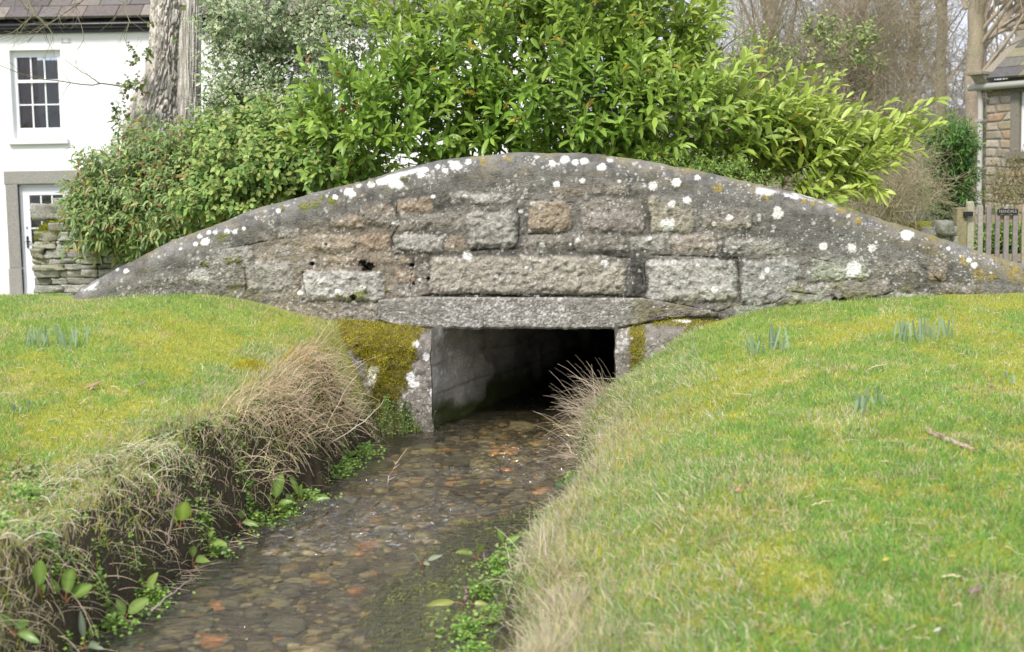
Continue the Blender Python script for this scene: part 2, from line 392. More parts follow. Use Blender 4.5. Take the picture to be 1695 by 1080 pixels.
STONES = [  # x0,y0,x1,y1,colour,relief(cm)
 (549,356,605,375,TN,2.2),(610,349,655,374,GT,2),(600,332,648,353,TN,.8),(657,328,715,349,OT,1.6),(745,320,842,337,LG,2.2),(662,350,770,382,GT,1),
 (460,377,497,392,LG,1.4),(427,384,449,397,LG,.8),(509,390,590,417,TN,1.6),(592,387,645,415,OT,1.5),(652,390,735,417,LG,2.4),(740,390,770,415,TN,1.4),
 (774,352,856,411,LG,3.2),(455,405,487,422,LG,1),(380,410,418,420,LG,1),(490,430,530,447,GT,.6),(542,425,600,438,OT,.8),(615,424,677,438,TN,1.2),
 (501,450,636,498,VL,3.4),(407,434,484,484,LG,1.6),(655,447,686,469,OT,1.2),(650,468,682,490,GT,1),(712,425,1036,487,(.37,.34,.28),3.2),(340,435,404,476,GT,1.2),
 (778,278,828,300,TN,.8),(845,280,898,310,GT,.6),(915,290,976,325,TN,.7),(982,291,1041,321,(.36,.31,.25),1.8),(1048,297,1104,317,GT,1),
 (875,335,945,384,TN,2.8),(958,330,1064,350,GT,.7),(964,350,1064,383,(.31,.27,.24),1.6),(1075,324,1148,384,(.36,.33,.26),2.6),(1160,342,1242,379,(.31,.28,.23),1.8),
 (866,390,936,410,GT,1.2),(952,392,1032,415,GT,1.2),(1040,390,1098,415,LG,1),(1113,390,1186,420,(.38,.33,.28),1.8),(1070,431,1220,497,VL,3.2),
 (1200,396,1302,420,LG,1.6),(1230,432,1323,505,(.33,.32,.3),2.0),(1360,411,1396,434,LG,1.2),(1342,428,1436,463,GR,2.2),(1320,470,1383,487,LG,1.4),(1384,465,1476,495,GT,1.8),
 (1307,486,1368,514,GR,1.4),(1370,497,1412,513,GR,1.4),(1475,485,1536,503,LG,2),(1215,504,1288,526,GR,1.2),(1445,430,1522,457,GT,.8),(1520,419,1546,440,GT,1.4),(1536,426,1568,465,TN,2),
 (1560,470,1680,486,GT,1.4),(257,442,278,462,LG,1.6),(305,424,333,437,LG,1.6),(340,408,418,440,LG,1.2),(320,445,346,468,VL,1.6),(177,463,194,477,VL,1.6),(200,455,250,476,GT,1.2),
 (280,448,318,470,GT,1.2),(560,500,640,540,GT,1.2),(690,352,735,378,GT,.8),(1250,385,1340,400,DG,.5),(690,440,708,486,GT,.8),(430,487,500,500,GT,1),(1580,488,1690,505,GR,1),
 (1150,385,1195,392,GT,.5),(1040,420,1066,484,DG,.6)]
CRACKS = [  # polylines, width px, depth
 ([(1065,498),(1100,500),(1190,517),(1218,506),(1280,503),(1312,484),(1340,486),(1382,492),(1386,497),(1420,494),(1460,490),(1478,484)],2.2),
 ([(683,420),(684,440),(680,465),(679,485)],2.6),([(657,330),(657,352),(661,372),(648,395),(656,414),(690,417)],2.2),([(1387,392),(1405,391),(1434,387)],1.8),([(1275,326),(1300,329),(1332,337)],1.8),
 ([(1530,445),(1545,458),(1558,466)],3),([(340,425),(375,412),(425,403),(470,395)],1.6),([(700,489),(780,488),(880,490),(1000,489),(1060,494)],2.6),
 ([(1075,423),(1120,424),(1220,428)],2.4),([(858,345),(860,380),(857,412),(780,415)],2.2),([(875,387),(910,388),(940,386)],2.5),([(1240,350),(1246,372)],2),([(870,330),(905,333),(948,335)],1.5),
 ([(1100,343),(1240,343)],1.2),([(1320,440),(1322,480)],1.6),([(1345,428),(1375,434),(1400,430)],1.6),([(500,452),(503,470),(508,490)],2.5),([(1520,420),(1548,428)],2),
 ([(975,420),(1060,430),(1064,484)],2),([(1662,492),(1690,480)],2.4),([(405,436),(406,480)],1.6),([(1480,404),(1520,412)],1.2),([(1068,497),(1068,433)],1.6),([(1222,430),(1226,500)],2)]
LICH = [(773,424,8),(821,457,4),(872,443,3),(897,405,5),(956,398,4),(944,405,3),(1000,435,6),(921,306,6),(964,300,5),(1025,301,3),(1082,308,8),(1066,309,3),(1119,302,8),(1155,294,5),
 (996,277,7),(914,271,6),(935,264,8),(952,269,6),(967,267,7),(1010,264,6),(889,258,5),(1076,395,5),(876,382,3),(862,350,4),(1116,434,4),(1112,339,6),(1137,332,7),(1104,373,12),(1207,361,6),
 (1181,371,4),(1287,355,9),(1287,347,6),(1257,364,3),(1270,446,5),(1260,459,4),(1182,480,6),(1260,314,9),(1272,316,9),(1317,321,10),(1345,326,10),(1330,323,9),(1290,311,9),(1303,317,9),(1360,331,6),(1376,337,6),(1422,345,6),(1430,348,4),
 (1500,389,9),(1508,388,5),(1570,412,4),(1612,440,6),(1604,431,5),(1664,426,4),(592,305,6),(577,318,8),(585,322,4),(630,300,8),(642,295,12),(655,290,12),(668,287,9),(650,303,9),(660,306,8),(615,306,6),(680,284,7),(690,281,6),(700,282,8),(697,290,6),(755,275,9),
 (737,283,5),(775,269,5),(717,326,4),(770,325,4),(653,370,4),(497,485,5),(695,464,3),(555,327,5),(461,350,4),(404,379,3),(389,384,4),(289,399,4),(324,404,4),(341,400,7),(336,403,4),(330,391,4),
 (346,385,4),(356,385,4),(376,384,5),(390,383,3),(299,412,3),(209,449,4),(194,446,3),(187,440,4),(195,436,4),(203,433,4),(212,430,4),(220,427,3),(146,468,13),(138,474,9),(155,462,9),(150,452,5),(1363,408,7),(1410,411,8),(1444,411,7),(1413,445,13),(1407,455,8),
 (1102,262,4),(1130,272,3),(1240,305,3),(835,259,3),(800,262,3),(725,276,4),(745,268,4),(1055,268,3),(1590,425,2.5),(1450,402,2.5),(1640,452,2.5),(560,482,5),(600,478,6),(530,465,5)]
YLW = [(1190,312,5),(1180,308,3),(1345,338,4),(1330,334,4),(1398,349,6),(1388,345,5),(1410,352,4),(1420,366,5),(1513,375,5),(1545,390,5),(1544,393,4),(1565,398,4),(1580,402,4),(1600,438,5),(1592,430,5),(1620,452,7),(1625,458,5),(1640,460,6),
 (1660,440,6),(1650,430,5),(1672,428,6),(1610,418,4),(1685,440,8),(1678,450,6),(1455,366,4),(1480,370,4),(1270,328,3),(800,275,3),(1100,268,4),(1060,262,4),(1000,259,3),(960,256,4),(840,262,5),(800,266,4),(1140,283,4)]
MOSSP = [(520,336,6),(508,342,6),(532,330,4),(548,331,4),(553,335,4),(497,340,4),(468,346,3),(367,393,5),(375,390,4),(338,437,5),(600,488,9),(590,490,7),(575,495,5),(668,296,4),(615,302,4),(395,428,5),(380,432,4),(330,405,2),(560,488,3),(640,480,2),(1424,463,4)]
def stone_field(px, py, band=None):
    """colour and relief (m) of the face at photo position px,py"""
    wx = px+7*(fbm(px/26, py/26, 0, 3, 1)-.5)*2; wy = py+4.5*(fbm(px/22, py/22, 5, 3, 2)-.5)*2
    wx = wx+1.6*(vn(px/3.5, py/3.5, 0, 61)-.5)*2; wy = wy+1.6*(vn(px/3.5, py/3.5, 3, 62)-.5)*2
    f1 = fbm(px/8, py/8, 0, 4, 21); f2 = fbm(px/60, py/40, 0, 3, 22); f3 = fbm(px/2.6, py/2.6, 0, 2, 23)
    col = np.tile(np.array([.215, .20, .175]), px.shape+(1,))*(1+.5*(f1-.5)+.5*(f2-.5))[..., None]
    dark = ss(.5, .66, fbm(px/120, py/70, 0, 3, 24)); col = col*(1-.35*dark[..., None])
    warm = ss(760, 640, px)*ss(360, 480, px)*ss(340, 380, py); col = col*(1+warm[..., None]*np.array([.35, .25, .12]))
    h = .022*(f1-.5)+.02*(f2-.5)+.008*(f3-.5)
    for k, (x0, y0, x1, y1, c, r) in enumerate(STONES):
        cx, cy, hx, hy = (x0+x1)/2, (y0+y1)/2, (x1-x0)/2, (y1-y0)/2; rr = min(hx, hy)*.35
        qx = np.abs(wx-cx)-hx+rr; qy = np.abs(wy-cy)-hy+rr
        sdf = np.hypot(np.maximum(qx, 0), np.maximum(qy, 0))+np.minimum(np.maximum(qx, qy), 0)-rr
        m = ss(2.0, -2.0, sdf); fac = .55+.45*min(r/2.2, 1)
        sk = (.45, -.3, .1, -.6, .25)[k % 5]; rug = .5*fbm(px/11+k*5, (py+px*sk)/7, k, 4, 30)+.5*fbm(px/9+k*3, py/8, k, 4, 36)
        cc = np.array(c)*.98*(1+1.0*(rug-.5)+.7*(f3-.5))[..., None]
        col = mixc(col, cc, m*fac)
        dome = ss(1.0, -9, sdf)
        h = h + m*(.3+.7*dome)*r*.0075 + m*(rug-.5)*.013*r
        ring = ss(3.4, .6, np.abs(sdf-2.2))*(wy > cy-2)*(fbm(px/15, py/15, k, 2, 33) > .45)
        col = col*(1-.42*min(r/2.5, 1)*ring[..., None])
    for pts, wd in CRACKS:
        dmin = np.full(px.shape, 99.)
        for (ax, ay), (bx, by) in zip(pts[:-1], pts[1:]):
            vx, vy = bx-ax, by-ay; tt = np.clip(((px-ax)*vx+(py-ay)*vy)/(vx*vx+vy*vy), 0, 1)
            dmin = np.minimum(dmin, np.hypot(px+(wx-px)*.35-ax-tt*vx, py+(wy-py)*.35-ay-tt*vy))
        c = ss(wd*.75, wd*.15, dmin)*ss(.30, .6, vn(px/14, py/14, wd, 34)+.08); col = col*(1-.68*c[..., None]); h = h-.014*c
    for (hx_, hy_, hr) in ((600, 437, 7), (612, 442, 8), (604, 446, 5), (516, 437, 4), (1395, 498, 6), (1382, 497, 4), (682, 440, 4), (684, 470, 3), (709, 462, 2.5), (1664, 505, 7), (540, 405, 2), (585, 493, 6), (270, 441, 4)):
        c = ss(1.1, .7, np.hypot(px-hx_, (py-hy_)*1.2)/hr+.8*(f3-.5)); col = col*(1-.9*c[..., None]); h = h-.03*c
    # soot-black damp runs
    for (ax, bx, ay, by, k) in ((700, 1060, 488, 500, .75), (700, 780, 490, 508, .6), (1040, 1070, 435, 500, .6), (990, 1070, 414, 432, .6), (1220, 1420, 380, 392, .45), (856, 870, 340, 415, .5), (1190, 1230, 405, 440, .4), (780, 860, 405, 424, .5), (1280, 1420, 345, 392, .25)):
        c = ss(ax-12, ax+12, px)*ss(bx+12, bx-12, px)*ss(ay-5, ay+4, py)*ss(by+7, by-3, py)*ss(.3, .6, f1+.1)
        col = col*(1-k*c[..., None])
    gn = ss(505, 530, py)*0+ss(.5, .7, fbm(px/30, py/14, 0, 3, 35))*ss(455, 480, py)*(np.where(px < 500, 1, 0)+np.where(px > 1290, 1, 0)+.6*ss(1060, 1100, px)*ss(1250, 1180, px)*ss(480, 495, py)); col = mixc(col, [.21, .20, .075], np.clip(gn, 0, 1)*.55)
    return col, h
def growths(px, py, col, h, top=0):
    f3 = fbm(px/2.2, py/2.2, 0, 3, 53); f1 = fbm(px/9, py/9, 0, 3, 51)
    dn = ss(.45, .7, fbm(px/38, py/30, 0, 3, 56)); sp = specks(px, py, 4.6, .01+.5*dn, 55); col = mixc(col, [.58, .57, .53], sp*.8)
    dn = ss(.45, .62, fbm(px/55, py/40, 3, 3, 58)); sp = specks(px, py, 9., .004+.3*dn, 57); col = mixc(col, [.55, .545, .51], sp*.75)
    dk = ss(.56, .66, fbm(px/7, py/7, 0, 3, 59)); col = col*(1-.25*dk[..., None])
    for lst, c in ((LICH, (.78, .77, .74)), (YLW, (.33, .25, .05)), (MOSSP, (.17, .19, .02))):
        m = np.zeros(px.shape)
        for (x, y, r) in lst:
            box = (np.abs(px-x) < 2.6*r) & (np.abs(py-y) < 2.6*r)
            if not box.any(): continue
            big_ = 2.0 if c[0] < .5 else 1.
            dd = np.hypot(px[box]-x, (py[box]-y)*1.1)/r/(1.25 if big_ > 1 else 1); k_ = 1.0 if c[0] < .5 else .55
            m[box] = np.maximum(m[box], ss(1.15, .8 if big_ == 1 else .5, dd+(1.1*big_*(f3[box]-.5)+.6*big_*(f1[box]-.5))*k_*1.3))
        col = mixc(col, np.array(c)*1.0, m*(.95 if c[0] > .5 else .75))
        h = h+m*.004*(3 if c[0] < .2 else 1)
    return col, h
# front face ---------------------------------------------------------
Xf = np.linspace(_aw[0, 0], _aw[-1, 0], 1150); nr = 190
openL, openR = on_y(650, 500, YF)[0], on_y(1120, 500, YF)[0]
zb = np.full_like(Xf, .25); zlin = on_y(850, 506, YF)[2]
zt_ = ztop(Xf)-.137
tt = np.linspace(0, 1, nr)[:, None]
Zf = zb[None]+(np.maximum(zt_, zb+.02)-zb)[None]*tt; XX = np.repeat(Xf[None], nr, 0)
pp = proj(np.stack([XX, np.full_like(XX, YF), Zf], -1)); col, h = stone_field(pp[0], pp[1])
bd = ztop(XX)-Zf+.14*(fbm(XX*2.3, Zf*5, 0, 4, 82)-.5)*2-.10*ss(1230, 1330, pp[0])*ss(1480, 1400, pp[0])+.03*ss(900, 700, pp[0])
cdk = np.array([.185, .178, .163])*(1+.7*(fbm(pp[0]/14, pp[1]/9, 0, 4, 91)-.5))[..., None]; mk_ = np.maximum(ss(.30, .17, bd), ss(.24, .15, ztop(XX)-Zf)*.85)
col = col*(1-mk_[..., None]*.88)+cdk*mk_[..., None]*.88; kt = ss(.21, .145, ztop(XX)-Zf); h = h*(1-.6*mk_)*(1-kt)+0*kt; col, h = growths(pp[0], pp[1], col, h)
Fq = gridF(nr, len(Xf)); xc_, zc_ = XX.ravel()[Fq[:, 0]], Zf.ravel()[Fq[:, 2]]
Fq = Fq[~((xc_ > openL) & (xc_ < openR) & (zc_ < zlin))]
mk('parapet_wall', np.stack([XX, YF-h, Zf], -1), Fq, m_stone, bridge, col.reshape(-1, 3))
# back face of the parapet, plain rubble
zb2 = np.where((Xf > openL) & (Xf < openR), zlin+.1, .25); nb = 40; Zb = zb2[None]+(np.maximum(zt_, zb2+.02)-zb2)[None]*np.linspace(0, 1, nb)[:, None]; XB = np.repeat(Xf[None], nb, 0)
hb = .03*fbm(XB*6, Zb*9, 0, 3, 71); cb = np.tile(np.array([.22, .21, .18]), XB.shape+(1,))*(.7+.6*fbm(XB*12, Zb*12, 0, 3, 72))[..., None]
mk('rear_wall_face', np.stack([XB, YF+.36+hb, Zb], -1), gridF(nb, len(Xf))[:, ::-1], m_stone, bridge, cb.reshape(-1, 3))
# coping -------------------------------------------------------------
ang = np.pi*np.linspace(0, 1, 70)**1.25; prof = []
low = .150+0*Xf
rows = []
for s_ in (0, .5): rows.append(('f', s_))
for a in ang: rows.append(('a', a))
for s_ in np.linspace(.8, 0, 5): rows.append(('b', s_))
Vc = []
zt2 = ztop(Xf); thick = .40; rz = .138
for kd, v in rows:
    if kd == 'f': z_ = zt2-low+(low-rz)*v; y_ = np.full_like(Xf, YF-.001)
    elif kd == 'b': z_ = zt2-low+(low-rz)*v; y_ = np.full_like(Xf, YF+thick)
    else:
        z_ = zt2-rz+rz*math.sin(v)**.8; y_ = YF-.001+thick*(1-math.cos(v))/2*np.ones_like(Xf)
    Vc.append(np.stack([Xf, y_, z_], -1))
Vc = np.array(Vc); pp = proj(Vc)
f1 = fbm(pp[0]/14, pp[1]/9, 0, 4, 91); f2 = fbm(pp[0]/90, pp[1]/30, 0, 3, 92)
col = np.tile(np.array([.185, .178, .163]), Vc.shape[:2]+(1,))*(1+.7*(f1-.5)+.6*(f2-.5))[..., None]
topness = ss(.55, .97, np.sin(np.clip(np.array([0 if k == 'f' else (v if k == 'a' else math.pi) for k, v in rows]), 0, np.pi)))[:, None]*np.ones_like(f1)
yl = ss(.46, .62, fbm(Vc[..., 0]*5, Vc[..., 1]*5, 0, 4, 93)); col = mixc(col, [.27, .23, .09], yl*topness*.55); br = ss(.52, .68, fbm(pp[0]/24, pp[1]/12, 3, 4, 96)); col = mixc(col, [.25, .22, .15], br*.5); dk2 = ss(.55, .7, fbm(pp[0]/45, pp[1]/25, 7, 4, 99)); col = col*(1-.3*dk2[..., None])
yl = ss(.5, .6, fbm(Vc[..., 0]*9, Vc[..., 1]*3, 2, 3, 94))*ss(1400, 1650, pp[0]); col = mixc(col, [.28, .22, .07], yl*.5)
# faint stones showing through the render under the coping edge
c2, h2 = stone_field(pp[0], pp[1]); lowm = np.array([.15 if k == 'f' else (.15*max(0, 1-v/.9) if k == 'a' else 0) for k, v in rows])[:, None]*np.ones_like(f1); col = col*(1-lowm[..., None])+c2*lowm[..., None]
hh = .022*(fbm(Vc[..., 0]*9, Vc[..., 2]*9, Vc[..., 1]*9, 4, 95)-.5)+h2*lowm
cg, hg = growths(pp[0], pp[1], col, hh); keepg = topness*.75*ss(.35, .6, fbm(Vc[..., 0]*11, Vc[..., 1]*11, 0, 3, 98)+.1); keepg = np.clip(keepg+ss(.3, .7, topness)*.3, 0, 1)[..., None]
col = cg*(1-keepg)+col*keepg; hh = hg*ss(0, .5, np.array([0. if k == 'f' else (v if k == 'a' else 1.) for k, v in rows]))[:, None]
nv = np.zeros_like(Vc)
for i, (kd, v) in enumerate(rows):
    nv[i] = (0, -1, 0) if kd == 'f' else ((0, 1, 0) if kd == 'b' else (0, -math.cos(v), math.sin(v)))
Vc = Vc+nv*hh[..., None]
mk('coping', Vc, gridF(len(rows), len(Xf)), m_render, bridge, col.reshape(-1, 3))
# lintel -------------------------------------------------------------
lt = np.array([(626, 497), (700, 492), (1062, 494), (1100, 500), (1192, 519)], float); lb = np.array([(626, 532), (662, 541), (690, 545), (1018, 546), (1060, 537), (1120, 527), (1192, 524)], float)
cx = np.linspace(626, 1192, 380); ty = np.interp(cx, lt[:, 0], lt[:, 1]); by = np.interp(cx, lb[:, 0], lb[:, 1])+1.3*(vn(cx/9, 0*cx, 0, 7)-.5)*2
PX = np.repeat(cx[None], 46, 0); PY = by[None]+(ty-by)[None]*np.linspace(0, 1, 46)[:, None]
Pf = on_y(PX, PY, YF-.03)
f1 = fbm(PX/8, PY/8, 0, 4, 101); col = np.tile(np.array([.27, .255, .225]), PX.shape+(1,))*(1+.7*(f1-.5))[..., None]
dnl = ss(.4, .62, fbm(PX/30, PY/18, 0, 3, 102))*ss(680, 730, PX)*ss(1040, 990, PX); lic = np.maximum(specks(PX, PY, 4.6, .15+.7*dnl, 103), specks(PX, PY, 8.5, .75*dnl, 107)); col = mixc(col, [.6, .58, .54], lic*.75)
gnn = ss(.45, .6, fbm(PX/26, PY/12, 2, 3, 104))*ss(1030, 1070, PX); col = mixc(col, [.19, .19, .07], gnn*.6); col = mixc(col, [.2, .165, .13], ss(1040, 1080, PX)*.4)
blk = ss(1065, 1090, PX)*ss(.42, .55, f1+.02*(PY-520))*ss(515, 524, PY+8*(fbm(PX/10, 0*PX, 0, 2, 105)-.5)); col = col*(1-.75*blk[..., None])
hl = .014*(f1-.5)+.008*(fbm(PX/3, PY/3, 0, 2, 106)-.5)
edge = np.linspace(0, 1, 46)[:, None]; hl = hl-.02*ss(.08, 0, edge)-.012*ss(.94, 1, edge)
col, hl = growths(PX, PY, col, hl)
Pf[..., 1] -= hl
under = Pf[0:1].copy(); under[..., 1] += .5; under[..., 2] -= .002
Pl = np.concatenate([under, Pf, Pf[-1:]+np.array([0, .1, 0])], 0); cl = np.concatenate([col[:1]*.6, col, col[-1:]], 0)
mk('lintel', Pl, gridF(48, 380), m_stone, bridge, cl.reshape(-1, 3))
# abutments ----------------------------------------------------------
def jx(z): return .03*(fbm(z*4+3, z*0, 0, 3, 111)-.5)*2
def abut(name, x0, x1, top, yfront, lich, mossfun, flip, seed):
    """front block of the culvert: sloping mossy shoulder running down to the stream"""
    cols_ = np.linspace(x0, x1, 110); tz = np.interp(cols_, [t_[0] for t_ in top], [t_[1] for t_ in top])
    rws = np.linspace(0, 1, 120)
    P = np.zeros((120, 110, 3)); PXa = np.zeros((120, 110)); 
    for i, r in enumerate(rws):
        for_y = YF-.012 + (yfront-YF+.012)*math.sin(min(r/.22, 1)*math.pi/2)**.8
        wx = on_y(cols_, np.full(110, 560.), yfront)[:, 0]
        ztp = on_y(cols_, tz, YF)[:, 2]
        zz = ztp + (-.16-ztp)*(r**1.15) 
        P[i] = np.stack([wx+jx(zz), np.full(110, for_y), zz], -1)
    q = proj(P); a, b_ = q[0], q[1]
    f1 = fbm(a/9, b_/9, 0, 4, seed); f3 = fbm(a/3, b_/3, 0, 3, seed+1)
    col = np.tile(np.array([.22, .20, .175]), a.shape+(1,))*(1+.9*(f1-.5))[..., None]
    dn = ss(.4, .6, fbm(a/25, b_/25, 0, 3, seed+3)); sp = np.maximum(specks(a, b_, 5, .1+.5*dn, seed+2), specks(a, b_, 10, .4*dn, seed+8)); col = mixc(col, [.55, .54, .5], sp*.7)
    m = mossfun(a, b_, f1, f3); col = mixc(col, [.15, .13, .02], m*.85); col = col*(1-.45*(m*ss(.5, .3, f3))[..., None])
    hd = .05*(fbm(a/30, b_/30, 0, 3, seed+5)-.5)+.02*(f1-.5)+m*.02*(f3-.2)
    for (x, y, rx, ry) in lich:
        mm = ss(1.1, .8, np.hypot((a-x)/rx, (b_-y)/ry)+.8*(f3-.5)); col = mixc(col, [.8, .79, .77], mm)
    P[..., 1] -= hd
    side = P[:, -1:] if not flip else P[:, :1]
    back = side+np.array([.0 if not flip else .02, .08, 0])
    P2 = np.concatenate([P, back], 1) if not flip else np.concatenate([back, P], 1)
    c2 = np.concatenate([col, col[:, -1:]*.9], 1) if not flip else np.concatenate([col[:, :1]*.9, col], 1)
    return mk(name, P2, gridF(120, 111)[:, ::-1], m_stone, bridge, c2.reshape(-1, 3)), P, m
def mossL(a, b_, f1, f3):
    x_ = np.interp(b_, [530, 560, 600, 640, 680, 720], [704, 694, 682, 672, 655, 700]); l_ = np.interp(b_, [530, 560, 600, 640, 700], [552, 562, 600, 615, 590])
    return ss(6, -6, a-x_+26*(f1-.5))*ss(-6, 6, a-l_+20*(f1-.5))*ss(.3, .42, f3+.12)
def mossR(a, b_, f1, f3):
    return np.clip(ss(1038, 1046, a+8*(f1-.5))*ss(1075, 1062, a+10*(f1-.5))+ss(548, 530, b_)*ss(1070, 1085, a)+ss(14, 6, np.abs(b_-(650-(a-1040)*1.0)))*ss(1050, 1060, a), 0, 1)*ss(.3, .5, f3+.1)
a1, PL_, mL_ = abut('abutment', 556, 713, [(556, 528), (600, 531), (690, 540), (713, 545)], 9.16, [(615, 625, 8, 17), (622, 612, 7, 7), (680, 626, 7, 11), (686, 636, 9, 6), (688, 570, 6, 6), (705, 591, 5, 7), (716, 650, 5, 8)], mossL, False, 200)
a2, PR_, mR_ = abut('abutment', 1019, 1190, [(1019, 546), (1060, 538), (1120, 528), (1190, 530)], 9.27, [(1130, 531, 16, 3), (1045, 560, 2, 2)], mossR, True, 220)
# moss cushions growing on the blocks (short upright tufts)
def tufts(P, m, n, hgt, name, seed, colr=(.23, .21, .02)):
    cand = np.argwhere(m > .45); 
    if len(cand) == 0: return
    k = cand[rng.integers(0, len(cand), n)]; p = P[k[:, 0], k[:, 1]]+rng.normal(size=(n, 3))*.006
    d = nrm(np.stack([rng.normal(size=n)*.5, -.8+rng.normal(size=n)*.3, .7+rng.normal(size=n)*.4], 1))
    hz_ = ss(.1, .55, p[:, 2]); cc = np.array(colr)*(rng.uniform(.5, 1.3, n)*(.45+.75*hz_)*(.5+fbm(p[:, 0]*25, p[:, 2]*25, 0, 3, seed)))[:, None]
    V, F, C = leafset(p, d, rvec(n), rng.uniform(.5, 1.2, n)*hgt, np.full(n, .0035), BLADE, cc)
    mk(name, V, F, m_moss, bridge, C)
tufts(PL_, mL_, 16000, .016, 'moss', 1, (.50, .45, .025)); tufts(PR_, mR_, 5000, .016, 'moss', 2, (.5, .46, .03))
# culvert barrel -----------------------------------------------------
LT = 6.0
def barrel(x0, y0, sgn, name):
    u_ = np.linspace(0, 1, 150); v_ = np.linspace(0, 1, 50)
    U_, V_ = np.meshgrid(u_, v_); Yb = y0+LT*U_**1.6; Xb = x0+(Yb-y0)*TSL+jx(-.2+.86*V_)*np.exp(-(Yb-y0)*1.5)+.11*(fbm(Yb*4, V_*6, 0, 4, 301)-.5)*ss(0, .15, Yb-y0); Zb_ = -.2+.86*V_
    f = fbm(Yb*3, V_*5, 0, 4, 302); c = np.tile(np.array([.31, .29, .25]), Yb.shape+(1,))*(1+.7*(f-.5))[..., None]
    pw = ss(.5, .62, fbm(Yb*2+4, V_*3, 0, 4, 303))*ss(.3, .5, V_)*ss(10.6, 9.6, Yb); c = mixc(c, [.45, .43, .39], pw*.6); sp = specks((Yb-9)*60+0*V_, V_*60, 3.2, .3, 330)*ss(10.2, 9.3, Yb); c = mixc(c, [.6, .59, .56], sp*.7)
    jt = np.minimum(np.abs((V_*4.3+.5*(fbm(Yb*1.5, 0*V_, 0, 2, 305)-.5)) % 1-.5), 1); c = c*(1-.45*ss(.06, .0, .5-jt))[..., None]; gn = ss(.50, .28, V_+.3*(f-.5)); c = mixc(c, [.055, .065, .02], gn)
    return mk(name, np.stack([Xb, Yb, Zb_], -1), gridF(50, 150) if sgn > 0 else gridF(50, 150)[:, ::-1], m_stone, bridge, c.reshape(-1, 3))
xl0 = on_y(713, 560, 9.16)[0]; xr0 = on_y(1019, 560, 9.27)[0]
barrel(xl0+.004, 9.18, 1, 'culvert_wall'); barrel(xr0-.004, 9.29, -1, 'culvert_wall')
zu = on_y(850, 545, YF)[2]+.006
mb = MB(); 
for k in range(8):
    y0_, y1_ = YF+.38+k*.72, YF+.38+(k+1)*.72-.012; xa = xl0+(y0_-9.2)*TSL-.2; xb = xr0+(y0_-9.2)*TSL+.45
    mb.box(xa, xb, y0_, y1_, zu+.01*(k % 2), zu+.14, (.2, .19, .17))
mb.obj('roof_slab', m_stone, bridge, bevel=.01)
mb = MB(); mb.box(xl0+1.6, xr0+2.6, 15.15, 15.3, -.3, zu, (.05, .05, .045)); mb.obj('culvert_light_block', m_stone, bridge)  # added near-black block shutting out light at the far end of the culvert
# deck: humped path over the culvert, just behind the parapet
nx, ny = 300, 24; Xd = np.linspace(_aw[1, 0], _aw[-2, 0], nx); Yd = np.linspace(YF+.34, YF+2.3, ny)
Xg, Yg = np.meshgrid(Xd, Yd); Zg = np.maximum(ztop(Xg)-.42, np.minimum(zt(Xg*0-4, Yg), .7)-.1)+.02*fbm(Xg*6, Yg*6, 0, 3, 5)
Zg = Zg-(ss(YF+1.7, YF+2.3, Yg))*np.maximum(Zg-.62, 0)
cd = np.tile(np.array([.14, .15, .07]), Xg.shape+(1,))*(.6+.8*fbm(Xg*5, Yg*5, 0, 3, 6))[..., None]
mk('deck', np.stack([Xg, Yg, Zg], -1), gridF(ny, nx), m_ground, bridge, cd.reshape(-1, 3))
